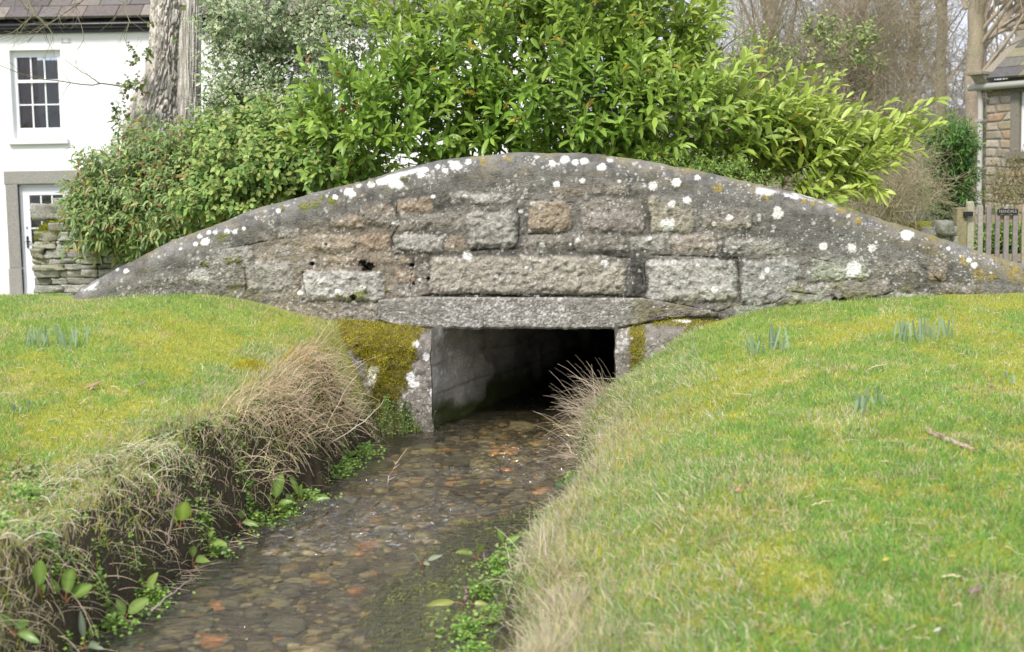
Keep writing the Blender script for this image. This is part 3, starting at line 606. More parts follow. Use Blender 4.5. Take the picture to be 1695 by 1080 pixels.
# ================================================================= GRASS
def infr(p, mg=260):
    a, b_, z = proj(p); return (a > -mg) & (a < 1695+mg) & (b_ > -200) & (b_ < 1080+mg) & (z > .3)
def scatter(n, xr_, yr_, power=1.0):
    """uniform in plan but denser near the viewer"""
    u = rng.uniform(size=n); y = (yr_[0]**(1-power)+(yr_[1]**(1-power)-yr_[0]**(1-power))*u)**(1/(1-power)) if power != 1 else yr_[0]*(yr_[1]/yr_[0])**u
    x = rng.uniform(xr_[0], xr_[1], n); return x, y
def lawn(n):
    u = rng.uniform(size=n); y = 2.6*(11.5/2.6)**(u**.85)
    x = y*np.where(rng.uniform(size=n) < .8, rng.uniform(-.44, .44, n), rng.uniform(-.72, .72, n))
    dl = XL(y)-x; dr = x-XR(y)
    k = ((dl > .16+.07*rng.normal(size=n)) | (dr > .14+.05*rng.normal(size=n))) & ~((y > 9.3) & (x > -3.15)) & ~((y>9.10)&(x>-1.12)&(x<1.4)) & ~((y>8.7)&(x>-.8)&(x<.7))
    x, y, dl, dr = x[k], y[k], dl[k], dr[k]; n = len(x)
    p = np.stack([x, y, zt(x, y)-.004], 1)
    ye, st = pal(x, y); fs = fbm(x*14, y*9, 0, 3, 47); ye = np.clip(ye*.8+.55*ss(.52, .66, fs), 0, 1); st = np.clip(st*.8+.7*ss(.60, .70, fbm(x*11+5, y*8, 0, 3, 48)), 0, 1); r = rng.uniform(size=n)
    G1 = np.array([.285, .445, .10]); Yl = np.array([.54, .50, .07]); S = np.array([.70, .62, .40]); G2 = np.array([.17, .38, .08])
    c = np.tile(G1, (n, 1)); c = np.where((r < .35*(1-ye))[:, None], G2, c)
    r = rng.uniform(size=n); c = np.where((r < .08+.55*ye*ss(9.4, 8.2, y-.6*(x > 0)))[:, None], Yl, c)
    r = rng.uniform(size=n); c = np.where((r < .09+.32*st)[:, None], S, c); r = rng.uniform(size=n); c = np.where((r < .03+.05*st)[:, None], [.25, .16, .10], c)
    edge = np.maximum(ss(.75, .2, dl)*(dl > 0), ss(.8, .1, dr)*(dr > 0)*ss(8.8, 6.5, y)+ss(.35, .1, dr)*(dr > 0))
    r = rng.uniform(size=n); c = np.where((r < .45*edge)[:, None], np.array([.60, .53, .36]), c)
    c = c*rng.uniform(.72, 1.25, (n, 1))
    hgt = rng.uniform(.010, .034, n)*(.6+.9*fbm(x*6, y*5, 0, 3, 49))*1.0*(1+.5*(1-ye))*(1+1.5*edge*rng.uniform(.2, 1, n))
    wd = rng.uniform(.0018, .0036, n)
    th = rng.uniform(0, 2*np.pi, n); le = rng.uniform(.1, 1.0, n)
    d = np.stack([np.cos(th)*le, np.sin(th)*le, np.ones(n)], 1)
    return leafset(p, d, nrm(np.stack([rng.normal(size=n), rng.normal(size=n)-.8, .4*np.ones(n)], 1)), hgt, wd, BLADE, c, rng.uniform(0, .5, n))
V, F, C = lawn(960000)
tag(mk('lawn_grass', V, F, m_grass, C=C), kind='stuff', label='short mossy green and yellow lawn grass on both banks', cat='grass')

# long dead grass hanging over both banks
def dead(n, side, yr_, lo, hi, ln, name, label, seed, colr, green=.15, up=.35, clump=True):
    y = rng.uniform(*yr_, n); 
    if clump:
        w_ = ss(.38, .6, fbm(y*2.2, 0*y+seed, 0, 3, seed)); k = rng.uniform(size=n) < .25+.75*w_; y = y[k]; n = len(y)
    d_ = rng.uniform(lo, hi, n); x = XL(y)-d_ if side < 0 else XR(y)+d_
    p = np.stack([x, y, zt(x, y)], 1); K = 6
    ang_ = rng.normal(size=n)*1.0; out = np.stack([np.cos(ang_)*(-side), np.sin(ang_)-.25, np.zeros(n)], 1)
    cl = np.floor(vn(x*6, y*6, 0, seed)*5)/5*2-1; out[:, 1] += cl*1.3; out[:, 0] *= rng.uniform(.2, 1, n); out = nrm(out)
    L_ = rng.uniform(*ln, n); t_ = np.linspace(0, 1, K)[None, :, None]
    upv = rng.uniform(.1, up*2, n)[:, None, None]; sag = rng.uniform(.3, 1.0, n)[:, None, None]
    P = p[:, None]+out[:, None]*L_[:, None, None]*t_+np.array([0, 0, 1.])*L_[:, None, None]*(upv*t_-sag*t_**2*.8)
    P[..., 2] = np.maximum(P[..., 2], .004)
    r0 = rng.uniform(.0009, .0021, n)[:, None]*np.linspace(1, .35, K)[None]
    V, F = tubes(P, r0, 3); c = np.array(colr)*rng.uniform(.65, 1.3, (n, 1))
    c = np.where((rng.uniform(size=n) < green)[:, None], np.array([.25, .33, .09])*rng.uniform(.7, 1.2, (n, 1)), c)
    return tag(mk(name, V, F, m_grass, C=np.repeat(c, K*3, 0)), kind='stuff', label=label, cat='dry grass')
dead(3000, -1, (3.9, 6.2), .20, .52, (.06, .20), 'dry_bank_grass', 'long pale dry grass flopping over the near left bank', 1, (.95, .88, .68), .25, .5)
dead(3000, -1, (6.5, 8.4), .05, .36, (.08, .26), 'dry_bank_grass', 'heap of tawny dead stalks on the left bank below the bridge', 2, (.86, .71, .50), .10, .7)
dead(2000, 1, (3.6, 8.9), .03, .32, (.04, .13), 'dry_bank_grass', 'pale straw grass fringe along the right bank', 3, (.80, .72, .52), .35, .7)
dead(500, 1, (7.6, 9.0), .0, .2, (.12, .3), 'dry_bank_grass', 'tangle of grey brown dead stems at the right culvert mouth', 4, (.74, .64, .50), .05, .7, False)
dead(1300, -1, (3.9, 8.7), .0, .22, (.05, .17), 'dry_bank_grass', 'short dead stems hanging down the face of the left bank', 11, (.70, .58, .42), .2, .15, False)
def upright(n, side, yr_, lo, hi, hh, seed):
    y = rng.uniform(*yr_, n); w_ = ss(.4, .6, fbm(y*3, 0*y+seed, 0, 3, seed)); k = rng.uniform(size=n) < .15+.85*w_; y = y[k]; n = len(y)
    d_ = rng.uniform(lo, hi, n); x = XL(y)-d_ if side < 0 else XR(y)+d_
    p = np.stack([x, y, zt(x, y)-.004], 1); th = rng.uniform(0, 6.28, n); le = rng.uniform(.1, 1., n)
    d = np.stack([np.cos(th)*le-side*.35, np.sin(th)*le-.1, np.ones(n)], 1)
    g_ = np.array([.26, .44, .12]); s_ = np.array([.72, .66, .46]); c = np.where((rng.uniform(size=n) < .42)[:, None], s_, g_)*rng.uniform(.7, 1.2, (n, 1))
    return leafset(p, d, rvec(n), rng.uniform(*hh, n), rng.uniform(.002, .0042, n), BLADE, c, rng.uniform(.2, 1.0, n))
parts_ = [upright(22000, 1, (3.0, 9.0), .05, .75, (.04, .11), 5), upright(16000, -1, (3.9, 9.0), .2, .7, (.04, .11), 6)]
o_ = 0; Vs = []; Fs = []; Cs = []
for v, f, c in parts_: Vs.append(v); Fs.append(f+o_); Cs.append(c); o_ += len(v)
tag(mk('bank_grass', np.concatenate(Vs), np.concatenate(Fs), m_grass, C=np.concatenate(Cs)), kind='stuff', label='longer rough grass along the stream edges', cat='grass')
# ================================================================= COTTAGES
HY = 26.0
def hx(px, py=200): return on_y(px, py, HY)[0]
def hz(py, px=60): return on_y(px, py, HY)[2]
cot = thing('cottage', 'white rendered cottage with stone slate roof and sash window', 'cottage', (hx(0), HY, -.4))
cx0, cx1 = -14.5, 1.0
wx0, wx1, wz0, wz1 = hx(21), hx(105), hz(230), hz(83)
dx0, dx1, dz0, dz1 = hx(24), hx(112), hz(489), hz(305)
gz = hz(52)
w2 = (hx(478), hx(560), hz(230), hz(83))
def wall_with_holes(mb, x0, x1, y0, y1, z0, z1, holes, C):
    xs_ = sorted({x0, x1, *[h[0] for h in holes], *[h[1] for h in holes]})
    for a, b_ in zip(xs_[:-1], xs_[1:]):
        zs = [z0]
        for h in sorted([h for h in holes if h[0] <= a+1e-6 and h[1] >= b_-1e-6], key=lambda h: h[2]): zs += [h[2], h[3]]
        zs.append(z1)
        for q0, q1 in zip(zs[::2], zs[1::2]):
            if q1-q0 > .001: mb.box(a, b_, y0, y1, q0, q1, C)
mb = MB(); wall_with_holes(mb, cx0, cx1, HY, HY+.45, -.9, gz+.1, [(wx0, wx1, wz0, wz1), (dx0, dx1, dz0-.02, dz1), w2], (.85, .85, .83)); mb.box(cx0, cx1, HY+5.5, HY+6, -.9, gz, (.8, .8, .8)); mb.box(cx0, cx0+.4, HY+.45, HY+5.5, -.9, gz, (.8,)*3); mb.box(cx1-.4, cx1, HY+.45, HY+5.5, -.9, gz, (.8,)*3)
mb.obj('wall', m_white, cot)
mb = MB(); mb.box(cx0-.01, cx1+.01, HY-.03, HY-.002, -.9, -.42, (.16, .16, .16)); mb.obj('plinth', m_stone, cot)
def sash(x0, x1, z0, z1, par, wl=None):
    f = thing_part = None
    mb = MB(); d0, d1 = HY+.10, HY+.17; fw = .09
    mb.box(x0, x0+fw, d0, d1, z0, z1, (.8, .8, .82)); mb.box(x1-fw, x1, d0, d1, z0, z1, (.8, .8, .82)); mb.box(x0+fw, x1-fw, d0, d1, z1-.12, z1, (.8, .8, .82)); mb.box(x0+fw, x1-fw, d0, d1, z0, z0+.2, (.8, .8, .82))
    a, b_, lo, hi = x0+fw, x1-fw, z0+.2, z1-.12; zm = lo+(hi-lo)*.66
    mb.box(a, b_, d0-.025, d1-.02, zm-.028, zm+.028, (.8, .8, .82))
    for k in (1, 2):
        xm = a+(b_-a)*k/3; mb.box(xm-.013, xm+.013, d0+.02, d1-.02, lo, zm-.028, (.8, .8, .82)); mb.box(xm-.013, xm+.013, d0+.02, d1-.02, zm+.028, hi, (.8, .8, .82))
    z_ = (lo+zm)/2; mb.box(a, b_, d0+.023, d1-.024, z_-.013, z_+.013, (.8, .8, .82))
    f = mb.obj('window', m_paint, par)
    xc = np.linspace(x0+.05, x0+.42, 60); zc = np.linspace(z0+.05, z1-.1, 12); XC, ZC = np.meshgrid(xc, zc); cv = mk('curtain', np.stack([XC-par.location[0], HY+.26+.03*np.sin(XC*70)-par.location[1], ZC-par.location[2]], -1), gridF(12, 60), m_dull, None, np.array([.30, .14, .11])); cv.parent = f
    g_ = MB(); g_.box(x0+.03, x1-.03, HY+.155, HY+.16, z0+.03, z1-.03, (.05, .05, .06)); g = g_.obj('pane', m_glass, None)
    s_ = MB(); s_.box(x0-.08, x1+.08, HY-.07, HY+.1, z0-.1, z0-.002, (.8, .8, .79)); s = s_.obj('sill', m_paint, None, bevel=.01)
    for q in (g, s):
        q.data.transform(Matrix.Translation([-v for v in par.location])); q.parent = f
    return f
sash(wx0, wx1, wz0, wz1, cot); sash(*w2, cot)
mb = MB(); jw = .26; sc_ = (.36, .34, .30)
mb.box(dx0-jw+.02, dx1+jw, HY-.03, HY+.2, dz1, dz1+.24, (.34, .33, .29)); mb.obj('door_lintel', m_stone, cot, bevel=.012)
mb = MB(); mb.box(dx0-.22, dx0, HY-.028, HY+.2, dz0+.5, dz1-.003, (.34, .32, .29)); mb.box(dx0-.24, dx0, HY-.03, HY+.2, dz0-.2, dz0+.497, (.36, .34, .31)); mb.obj('door_jamb', m_stone, cot, bevel=.01)
mb = MB(); mb.box(dx1, dx1+.22, HY-.028, HY+.2, dz0-.2, dz1-.003, (.34, .32, .29)); mb.obj('door_jamb', m_stone, cot, bevel=.01)
mb = MB(); mb.box(dx0-.24, dx1+.24, HY-.3, HY-.033, dz0-.3, dz0-.1, (.3, .29, .26)); mb.obj('doorstep', m_stone, cot, bevel=.01)
mb = MB(); a, b_, y0_, y1_ = dx0+.04, dx1-.04, HY+.08, HY+.13; P_ = (.8, .8, .84)
mb.box(dx0, a, y0_-.02, y1_+.02, dz0, dz1-.003, P_); mb.box(b_, dx1, y0_-.02, y1_+.02, dz0, dz1-.003, P_); mb.box(a, b_, y0_-.02, y1_+.02, dz1-.05, dz1-.003, P_)
a += .005; b_ -= .005; gl0, gl1 = a+.13, b_-.13; gz0, gz1 = dz0+.62, dz1-.2
mb.box(a, gl0, y0_, y1_, dz0, dz1-.053, P_); mb.box(gl1, b_, y0_, y1_, dz0, dz1-.053, P_); mb.box(gl0, gl1, y0_, y1_, dz0, gz0, P_); mb.box(gl0, gl1, y0_, y1_, gz1, dz1-.053, P_)
for k in (1, 2): xm = gl0+(gl1-gl0)*k/3; mb.box(xm-.013, xm+.013, y0_+.01, y1_-.01, gz0, gz1, P_)
for k in (1, 2, 3): zm = gz0+(gz1-gz0)*k/4; mb.box(gl0, gl1, y0_+.012, y1_-.012, zm-.013, zm+.013, P_)
mb.box(a+.1, b_-.1, y0_-.012, y0_-.002, dz0+.12, dz0+.5, P_)
door = mb.obj('door', m_paint, cot)
def sub(mb, name, mat, par, root, **k):
    q = mb.obj(name, mat, None, **k); q.data.transform(Matrix.Translation([-v for v in root.location])); q.parent = par; return q
mb = MB(); mb.box(gl0-.01, gl1+.01, y0_+.022, y0_+.028, gz0-.01, gz1+.01, (0, 0, 0)); sub(mb, 'pane', m_glass, door, cot)
mb = MB(); mb.box(a+.045, a+.075, y0_-.02, y0_-.003, dz0+.87, dz0+1.08, (0,)*3); mb.box(a+.045, a+.12, y0_-.05, y0_-.03, dz0+.97, dz0+.99, (0,)*3); mb.box(a+.045, a+.06, y0_-.031, y0_-.019, dz0+.971, dz0+.989, (0,)*3); sub(mb, 'handle', m_black, door, cot); mb = MB(); mb.box(a+.05, a+.07, y0_-.018, y0_-.003, dz0+1.22, dz0+1.25, (0,)*3); sub(mb, 'lock', m_black, door, cot)
vx, vz = hx(109, 68), hz(68); mb = MB(); mb.box(vx-.09, vx+.09, HY-.015, HY-.002, vz-.04, vz+.04, (.72, .72, .7)); mb.box(vx-.07, vx-.05, HY-.02, HY-.016, vz-.03, vz+.03, (.4,)*3); mb.box(vx+.05, vx+.07, HY-.02, HY-.016, vz-.03, vz+.03, (.4,)*3); mb.obj('air_vent', m_paint, cot)
# gutter
g1 = hz(45); t_ = np.linspace(0, np.pi, 9); Pg = []
for X_ in (cx0, cx1): Pg.append([(X_, HY-.14-.075*math.cos(a_), g1+.03-.085*math.sin(a_)) for a_ in t_])
Pg = np.array(Pg); mk('gutter', Pg, gridF(2, 9), m_black, cot).modifiers.new('s', 'SOLIDIFY').thickness = .008
mb = MB(); mb.box(cx0, cx1, HY-.06, HY-.003, g1-.12, g1+.07, (0,)*3); mb.obj('fascia', m_black, cot)
# slates
mb = MB(); pitch_ = R_(34); rngs = np.random.default_rng(3)
for r in range(15):
    x = cx0-.3+rngs.uniform(0, .3); dep = .42
    while x < cx1+.2:
        wdt = rngs.uniform(.32, .62); y0_ = HY-.17+r*dep*math.cos(pitch_); z0_ = g1+.10+r*dep*math.sin(pitch_); ln = .5
        pc_ = [(.165, .14, .125), (.19, .155, .135), (.14, .13, .12), (.22, .19, .16), (.12, .105, .10)][rngs.integers(5)]; u_ = rngs.uniform(.8, 1.2)
        th_ = .05; e = .012+rngs.uniform(0, .012)
        V = []
        for (dx_, s_, up_) in ((0, 0, 0), (1, 0, 0), (0, 1, 0), (1, 1, 0), (0, 0, 1), (1, 0, 1), (0, 1, 1), (1, 1, 1)):
            V.append((x+.006+dx_*(wdt-.012), y0_+s_*ln*math.cos(pitch_)-up_*th_*math.sin(pitch_), z0_+s_*ln*math.sin(pitch_)*.93+up_*th_*math.cos(pitch_)+e))
        mb.add(V, [(0, 2, 3, 1), (4, 5, 7, 6), (0, 1, 5, 4), (2, 6, 7, 3), (0, 4, 6, 2), (1, 3, 7, 5)], np.array(pc_)*u_); x += wdt
mb.obj('roof', m_slate, cot, bevel=.006)
mb = MB(); mb.add([(cx0, HY, g1+.07), (cx1, HY, g1+.07), (cx0, HY+6, g1+.07), (cx1, HY+6, g1+.07), (cx0, HY+5.4, g1+3.7), (cx1, HY+5.4, g1+3.7)], [(0, 1, 5, 4), (2, 4, 5, 3)], (.1, .09, .08)); mb.obj('roof_back', m_slate, cot)

# right cottage, seen end on ------------------------------------------
YC = 22.0; Xc = on_y(1634, 200, YC)[0]; zg = on_y(1634, 145, YC)[2]
rc = thing('cottage', 'rubble stone cottage corner with grey downpipe and mossy roof', 'cottage', (Xc, YC, 0), rz=math.atan2(-.78, .62))
n1_, n2_ = 260, 300; U_, Z_ = np.meshgrid(np.linspace(0, 3.2, n1_), np.linspace(-.6, zg, n2_))
row = Z_/.135+.5*(vn(U_*2, Z_*2, 0, 3)-.5); ri = np.floor(row); cu = U_/.24+_h(ri.astype(int), 0*ri.astype(int), 0*ri.astype(int), 5)*3+.6*(vn(U_*3, Z_*5, 0, 9)-.5); ci = np.floor(cu)
fr_, fc_ = row-ri, cu-ci; edge_ = np.minimum(np.minimum(fr_, 1-fr_)*.135, np.minimum(fc_, 1-fc_)*.24)
idr = _h(ri.astype(int), ci.astype(int), 0*ri.astype(int), 11); pal_ = np.array([(.38, .31, .22), (.31, .27, .21), (.42, .36, .28), (.41, .29, .19), (.34, .29, .19), (.46, .41, .34)])
c = pal_[(idr*5.999).astype(int)]*(.75+.5*fbm(U_*20, Z_*20, 0, 3, 5))[..., None]; m_ = ss(.004, .02, edge_); c = mixc(np.tile(np.array([.27, .25, .21]), U_.shape+(1,)), c, m_[..., None][..., 0])
ivyz = ss(1.5, .6, Z_)*.5; c = mixc(c, [.16, .15, .07], ivyz)
hole = (U_ > .55) & (U_ < 1.56) & (Z_ > on_y(1690, 250, 21.3)[2]) & (Z_ < on_y(1690, 150, 21.3)[2])
Fq = gridF(n2_, n1_); Fq = Fq[~hole.ravel()[Fq].any(1)]
mk('wall', np.stack([U_, -.02*m_, Z_], -1), Fq, m_stone, rc, c.reshape(-1, 3), local=True)
mb = MB(); mb.box(-.001, .35, .02, 5, -.6, zg+.1, (.28, .26, .21)); mb.obj('gable_wall', m_stone, rc, local=True)
wz0_, wz1_ = on_y(1690, 250, 21.3)[2], on_y(1690, 150, 21.3)[2]
mb = MB()
mb.box(0.410, 0.560, -.035, .12, wz0_, wz1_, (.24, .22, .18)); mb.box(1.550, 1.710, -.035, .12, wz0_, wz1_, (.24, .22, .18)); mb.box(0.360, 1.760, -.036, .12, wz1_+.002, wz1_+.22, (.26, .24, .2)); mb.box(0.360, 1.760, -.07, .12, wz0_-.12, wz0_-.002, (.22, .2, .17))
sur = mb.obj('window_surround', m_stone, rc, bevel=.01, local=True)
mb = MB(); mb.box(0.565, 0.650, .03, .09, wz0_, wz1_, (.8,)*3); mb.box(1.460, 1.545, .03, .09, wz0_, wz1_, (.8,)*3); mb.box(0.650, 1.460, .03, .09, wz1_-.1, wz1_, (.8,)*3); mb.box(0.650, 1.460, .03, .09, wz0_, wz0_+.1, (.8,)*3); mb.box(1.030, 1.080, .035, .085, wz0_+.1, wz1_-.1, (.8,)*3); mb.box(0.650, 1.030, .04, .08, (wz0_+wz1_)/2-.03, (wz0_+wz1_)/2+.03, (.8,)*3)
wf = mb.obj('window', m_paint, rc, local=True)
mb = MB(); mb.box(0.610, 1.510, .06, .065, wz0_+.05, wz1_-.05, (0,)*3); g_ = mb.obj('pane', m_glass, None, local=True); g_.parent = wf
# roof slope, gable coping, kneeler, gutter, downpipe
pr = R_(33); mb = MB()
for r in range(12):
    x = .12
    while x < 3.2:
        wdt = rngs.uniform(.3, .55); y0_ = -.22+r*.3*math.cos(pr); z0_ = zg+.10+r*.3*math.sin(pr); u_ = rngs.uniform(.7, 1.2)
        V = [(x+.005+dx_*(wdt-.01), y0_+s_*.38*math.cos(pr)-up_*.035*math.sin(pr), z0_+s_*.38*math.sin(pr)*.92+up_*.035*math.cos(pr)) for (dx_, s_, up_) in ((0, 0, 0), (1, 0, 0), (0, 1, 0), (1, 1, 0), (0, 0, 1), (1, 0, 1), (0, 1, 1), (1, 1, 1))]
        cc = np.array([(.15, .14, .12), (.19, .17, .14), (.20, .185, .12), (.12, .115, .11)][rngs.choice(4, p=[.35, .3, .1, .25])])*u_
        mb.add(V, [(0, 2, 3, 1), (4, 5, 7, 6), (0, 1, 5, 4), (2, 6, 7, 3), (0, 4, 6, 2), (1, 3, 7, 5)], cc); x += wdt
mb.obj('roof', m_slate, rc, bevel=.004, local=True)
mb = MB(); V = [(x_, y_, zg+.16+y_*math.tan(pr)+k_) for x_ in (-.10, .14) for y_ in (.0, 3.6) for k_ in (0, .07)]
mb.add(V, [(0, 1, 3, 2), (4, 6, 7, 5), (0, 4, 5, 1), (2, 3, 7, 6), (1, 5, 7, 3), (0, 2, 6, 4)], (.30, .27, .21)); mb.obj('gable_coping', m_stone, rc, bevel=.02, local=True)
mb = MB(); mb.box(-.12, .14, -.40, .0, zg+.17, zg+.23, (.30, .27, .2)); mb.add([(-.10, -.32, zg+.168), (.12, -.32, zg+.168), (.12, .0, zg+.168), (-.10, .0, zg+.168), (-.10, -.05, zg-.08), (.12, -.05, zg-.08), (.12, .0, zg-.08), (-.10, .0, zg-.08)], [(0, 1, 5, 4), (1, 2, 6, 5), (2, 3, 7, 6), (3, 0, 4, 7), (4, 5, 6, 7)], (.40, .37, .31)); mb.obj('kneeler_stone', m_stone, rc, bevel=.015, local=True)
def tube1(name, pts, r, mat, parent, C, sides=10, local=False):
    P_ = np.array([pts], float); r = np.full(P_.shape[:2], r) if np.isscalar(r) else np.array([r]); V, F = tubes(P_, r, sides); return mk(name, V, F, mat, parent, np.array(C, float), local=local)
tube1('gutter', [(-.22, -.16, zg+.0), (1.5, -.16, zg+.01), (3.2, -.16, zg+.02)], .055, m_paint, rc, (.38, .38, .34), local=True)
tube1('downpipe', [(-.06, -.16, zg), (-.06, -.1, zg-.12), (-.06, -.09, zg-.3), (-.06, -.09, 1.0), (-.06, -.09, -.5)], .042, m_paint, rc, (.50, .48, .45), local=True)
for z_ in (zg-.5, 1.75, .6): mb = MB(); mb.box(-.12, .02, -.14, -.02, z_-.02, z_+.02, (.36, .35, .32)); mb.obj('pipe_bracket', m_paint, rc, local=True)

# ================================================================= DRY STONE WALLS, GATE
def drystone(name, label, x0, x1, y0, dep, z0, ztopf, rowh, seed, top=None, moss=None):
    root = thing(name, label, 'wall', ((x0+x1)/2, y0, z0)); r = np.random.default_rng(seed); ce, si, co = [], [], []
    z = z0
    while z < ztopf((x0+x1)/2)+.5:
        h_ = r.uniform(*rowh)
        for yy in (y0, y0+dep*.5, y0+dep):
            x = x0+r.uniform(0, .03)
            while x < x1:
                w_ = r.uniform(.09, .30); w_ = min(w_, max(x1-x, .08))
                if z+h_*.6 < ztopf(x+w_/2):
                    ce.append((x+w_/2, yy+r.normal()*.012, z+h_/2)); si.append((w_/2*1.0, dep*.30, h_/2*.97))
                    b_ = np.array([(.36, .36, .31), (.40, .39, .35), (.33, .32, .24), (.30, .30, .26)][r.integers(4)])*r.uniform(.85, 1.15)
                    if z < z0+.35 and r.uniform() < .5: b_ = b_*np.array([.85, .78, .5])
                    co.append(b_)
                x += w_
        z += h_
    V, F, C = rocks(np.array(ce), np.array(si), r.normal(size=len(ce))*.03, np.array(co), n=5, boxy=.93, rough=.17, seed=seed)
    f = fbm(V[:, 0]*30, V[:, 1]*30, V[:, 2]*30, 3, 5); C = C*(.7+.6*f)[:, None]
    mk('stones', V, F, m_stone, root, C)
    return root
DW = 12.4
def at(px, py, Y): return on_y(px, py, Y)
wxa, wxb = at(60, 430, DW)[0], at(330, 430, DW)[0]
dw = drystone('dry_stone_wall', 'low grey dry stone wall end beside the white door, bushes spilling over it', wxa, wxb, DW, .4, .3, lambda x: float(np.interp(x, [wxa, wxa+.1, wxa+.25, wxb], [at(60, 392, DW)[2], at(60, 384, DW)[2], at(60, 372, DW)[2], at(60, 378, DW)[2]])), (.05, .095), 21)
cc = at(84, 352, DW+.25); V, F, C = rocks(np.array([[cc[0], DW+.3, cc[2]], [cc[0]+.3, DW+.3, cc[2]+.03]]), np.array([[.16, .2, .075], [.2, .2, .09]]), np.array([.2, -.1]), np.array([(.36, .35, .31)]*2), n=6, boxy=.8, rough=.2, seed=4); mk('cap_stone', V, F, m_stone, dw, C)
mpx = rng.uniform(58, 120, 2600); mpz = np.interp(mpx, [58, 75, 120], [392, 378, 368]); q = on_y(mpx, mpz+rng.normal(size=2600)*4, DW+rng.uniform(-.12, .3, 2600))
V, F, C = leafset(q, nrm(np.stack([rng.normal(size=2600)*.5, -.5+rng.normal(size=2600)*.3, np.ones(2600)*.8], 1)), rvec(2600), rng.uniform(.015, .035, 2600), np.full(2600, .006), BLADE, np.array([.36, .37, .04])*rng.uniform(.5, 1.2, (2600, 1)))
mk('moss', V, F, m_moss, dw, C)
gx = 13.4
sw = drystone('dry_stone_wall', 'stub of mossy stone wall left of the picket gate', at(1515, 380, 13)[0], at(1578, 380, 13)[0], 13.0, .35, .3, lambda x: at(1545, 378, 13)[2], (.09, .13), 22)
cc = at(1561, 374, 12.9); V, F, C = rocks(np.array([[cc[0], 12.95, cc[2]-.02], [cc[0]-.13, 13.1, cc[2]-.03]]), np.array([[.085, .15, .075], [.09, .15, .07]]), np.array([.2, .1]), np.array([(.30, .30, .25), (.33, .33, .05)]), n=6, boxy=.4, rough=.15, seed=8); mk('cap_stone', V, F, m_stone, sw, C)

def gx_(px): return at(px, 380, gx)[0]
def gz_(py, px=1640): return at(px, py, gx)[2]
gate = thing('picket_gate', 'weathered brown wooden picket gate with dark name plate', 'gate', (gx_(1640), gx, .2))
zb_ = .25
def picket(px0, px1, ptop, c, name='picket', yy=gx, th=.025):
    mb = MB(); x0, x1 = gx_(px0), gx_(px1); zt1 = gz_(ptop, px0)
    mb.box(x0, x1, yy, yy+th, zb_, zt1-.012, c); V = [(x0, yy, zt1-.012), (x1, yy, zt1-.012), (x1, yy+th, zt1-.012), (x0, yy+th, zt1-.012), (x0+.012, yy+.004, zt1), (x1-.012, yy+.004, zt1+.004), (x1-.012, yy+th-.004, zt1+.004), (x0+.012, yy+th-.004, zt1)]
    mb.add(V, [(0, 1, 5, 4), (1, 2, 6, 5), (2, 3, 7, 6), (3, 0, 4, 7), (4, 5, 6, 7)], c); return mb.obj(name, m_wood, gate)
picket(1601, 1612, 334, (.38, .36, .27), 'stile', th=.05)
for a_, b_, t1, c in ((1619, 1627, 340, (0.336, 0.314, 0.27)), (1633, 1641, 341, (0.258, 0.225, 0.208)), (1648, 1655, 348, (0.247, 0.214, 0.198)), (1662, 1670, 343, (0.276, 0.243, 0.221)), (1677, 1685, 346, (0.261, 0.233, 0.216)), (1692, 1700, 342, (.36, .32, .25)), (1707, 1715, 343, (.25, .2, .17)), (1722, 1730, 342, (.27, .22, .18))): picket(a_, b_, t1, c)
mb = MB(); 
for z_ in (gz_(360), gz_(425)): mb.box(gx_(1613), gx_(1745), gx+.027, gx+.055, z_-.05, z_+.02, (.34, .28, .2))
mb.obj('rail', m_wood, gate)
mb = MB(); x0, x1, z0, z1 = gx_(1650), gx_(1684), gz_(355, 1667), gz_(346, 1667); mb.box(x0, x1, gx-.014, gx-.002, z0, z1, (.035, .03, .03)); pl = mb.obj('name_plate', m_wood, gate, bevel=.003)
cu = bpy.data.curves.new('lettering', 'FONT'); cu.body = 'FERNDALE'; cu.size = (z1-z0)*.78; cu.align_x = 'CENTER'; cu.align_y = 'CENTER'; cu.extrude = .001
tx = bpy.data.objects.new('lettering', cu); sc.collection.objects.link(tx); dg = bpy.context.evaluated_depsgraph_get(); me = bpy.data.meshes.new_from_object(tx.evaluated_get(dg)); bpy.data.objects.remove(tx)
xs_ = [v.co.x for v in me.vertices]; k_ = (x1-x0)*.86/(max(xs_)-min(xs_))
me.transform(Matrix.Translation(((x0+x1)/2-gate.location.x, gx-.0155-gate.location.y, (z0+z1)/2-gate.location.z)) @ Matrix.Rotation(math.pi/2, 4, 'X') @ Matrix.Diagonal((k_, 1, 1, 1)))
me.materials.clear(); me.materials.append(mat_attr('letter_paint', .5, var=.2, col=(.35, .34, .32))); tx = bpy.data.objects.new('lettering', me); sc.collection.objects.link(tx); tx.parent = pl
post = MB(); post.box(gx_(1582), gx_(1599), gx-.03, gx+.1, zb_, gz_(346, 1590), (.27, .24, .14)); post.box(gx_(1581.5), gx_(1599.5), gx-.034, gx+.104, gz_(346, 1590)+.002, gz_(344.5, 1590), (.45, .4, .3))
gp = post.obj('gate_post', m_wood, None, bevel=.006); tag(gp, 'square mossy wooden post the picket gate latches to', 'gate post')
mb = MB(); z_ = gz_(355, 1600); mb.box(gx_(1592), gx_(1608), gx-.045, gx-.032, z_-.02, z_+.025, (0,)*3); mb.box(gx_(1593), gx_(1598), gx-.055, gx-.046, z_-.035, z_+.02, (0,)*3); mb.obj('latch', m_black, gate)
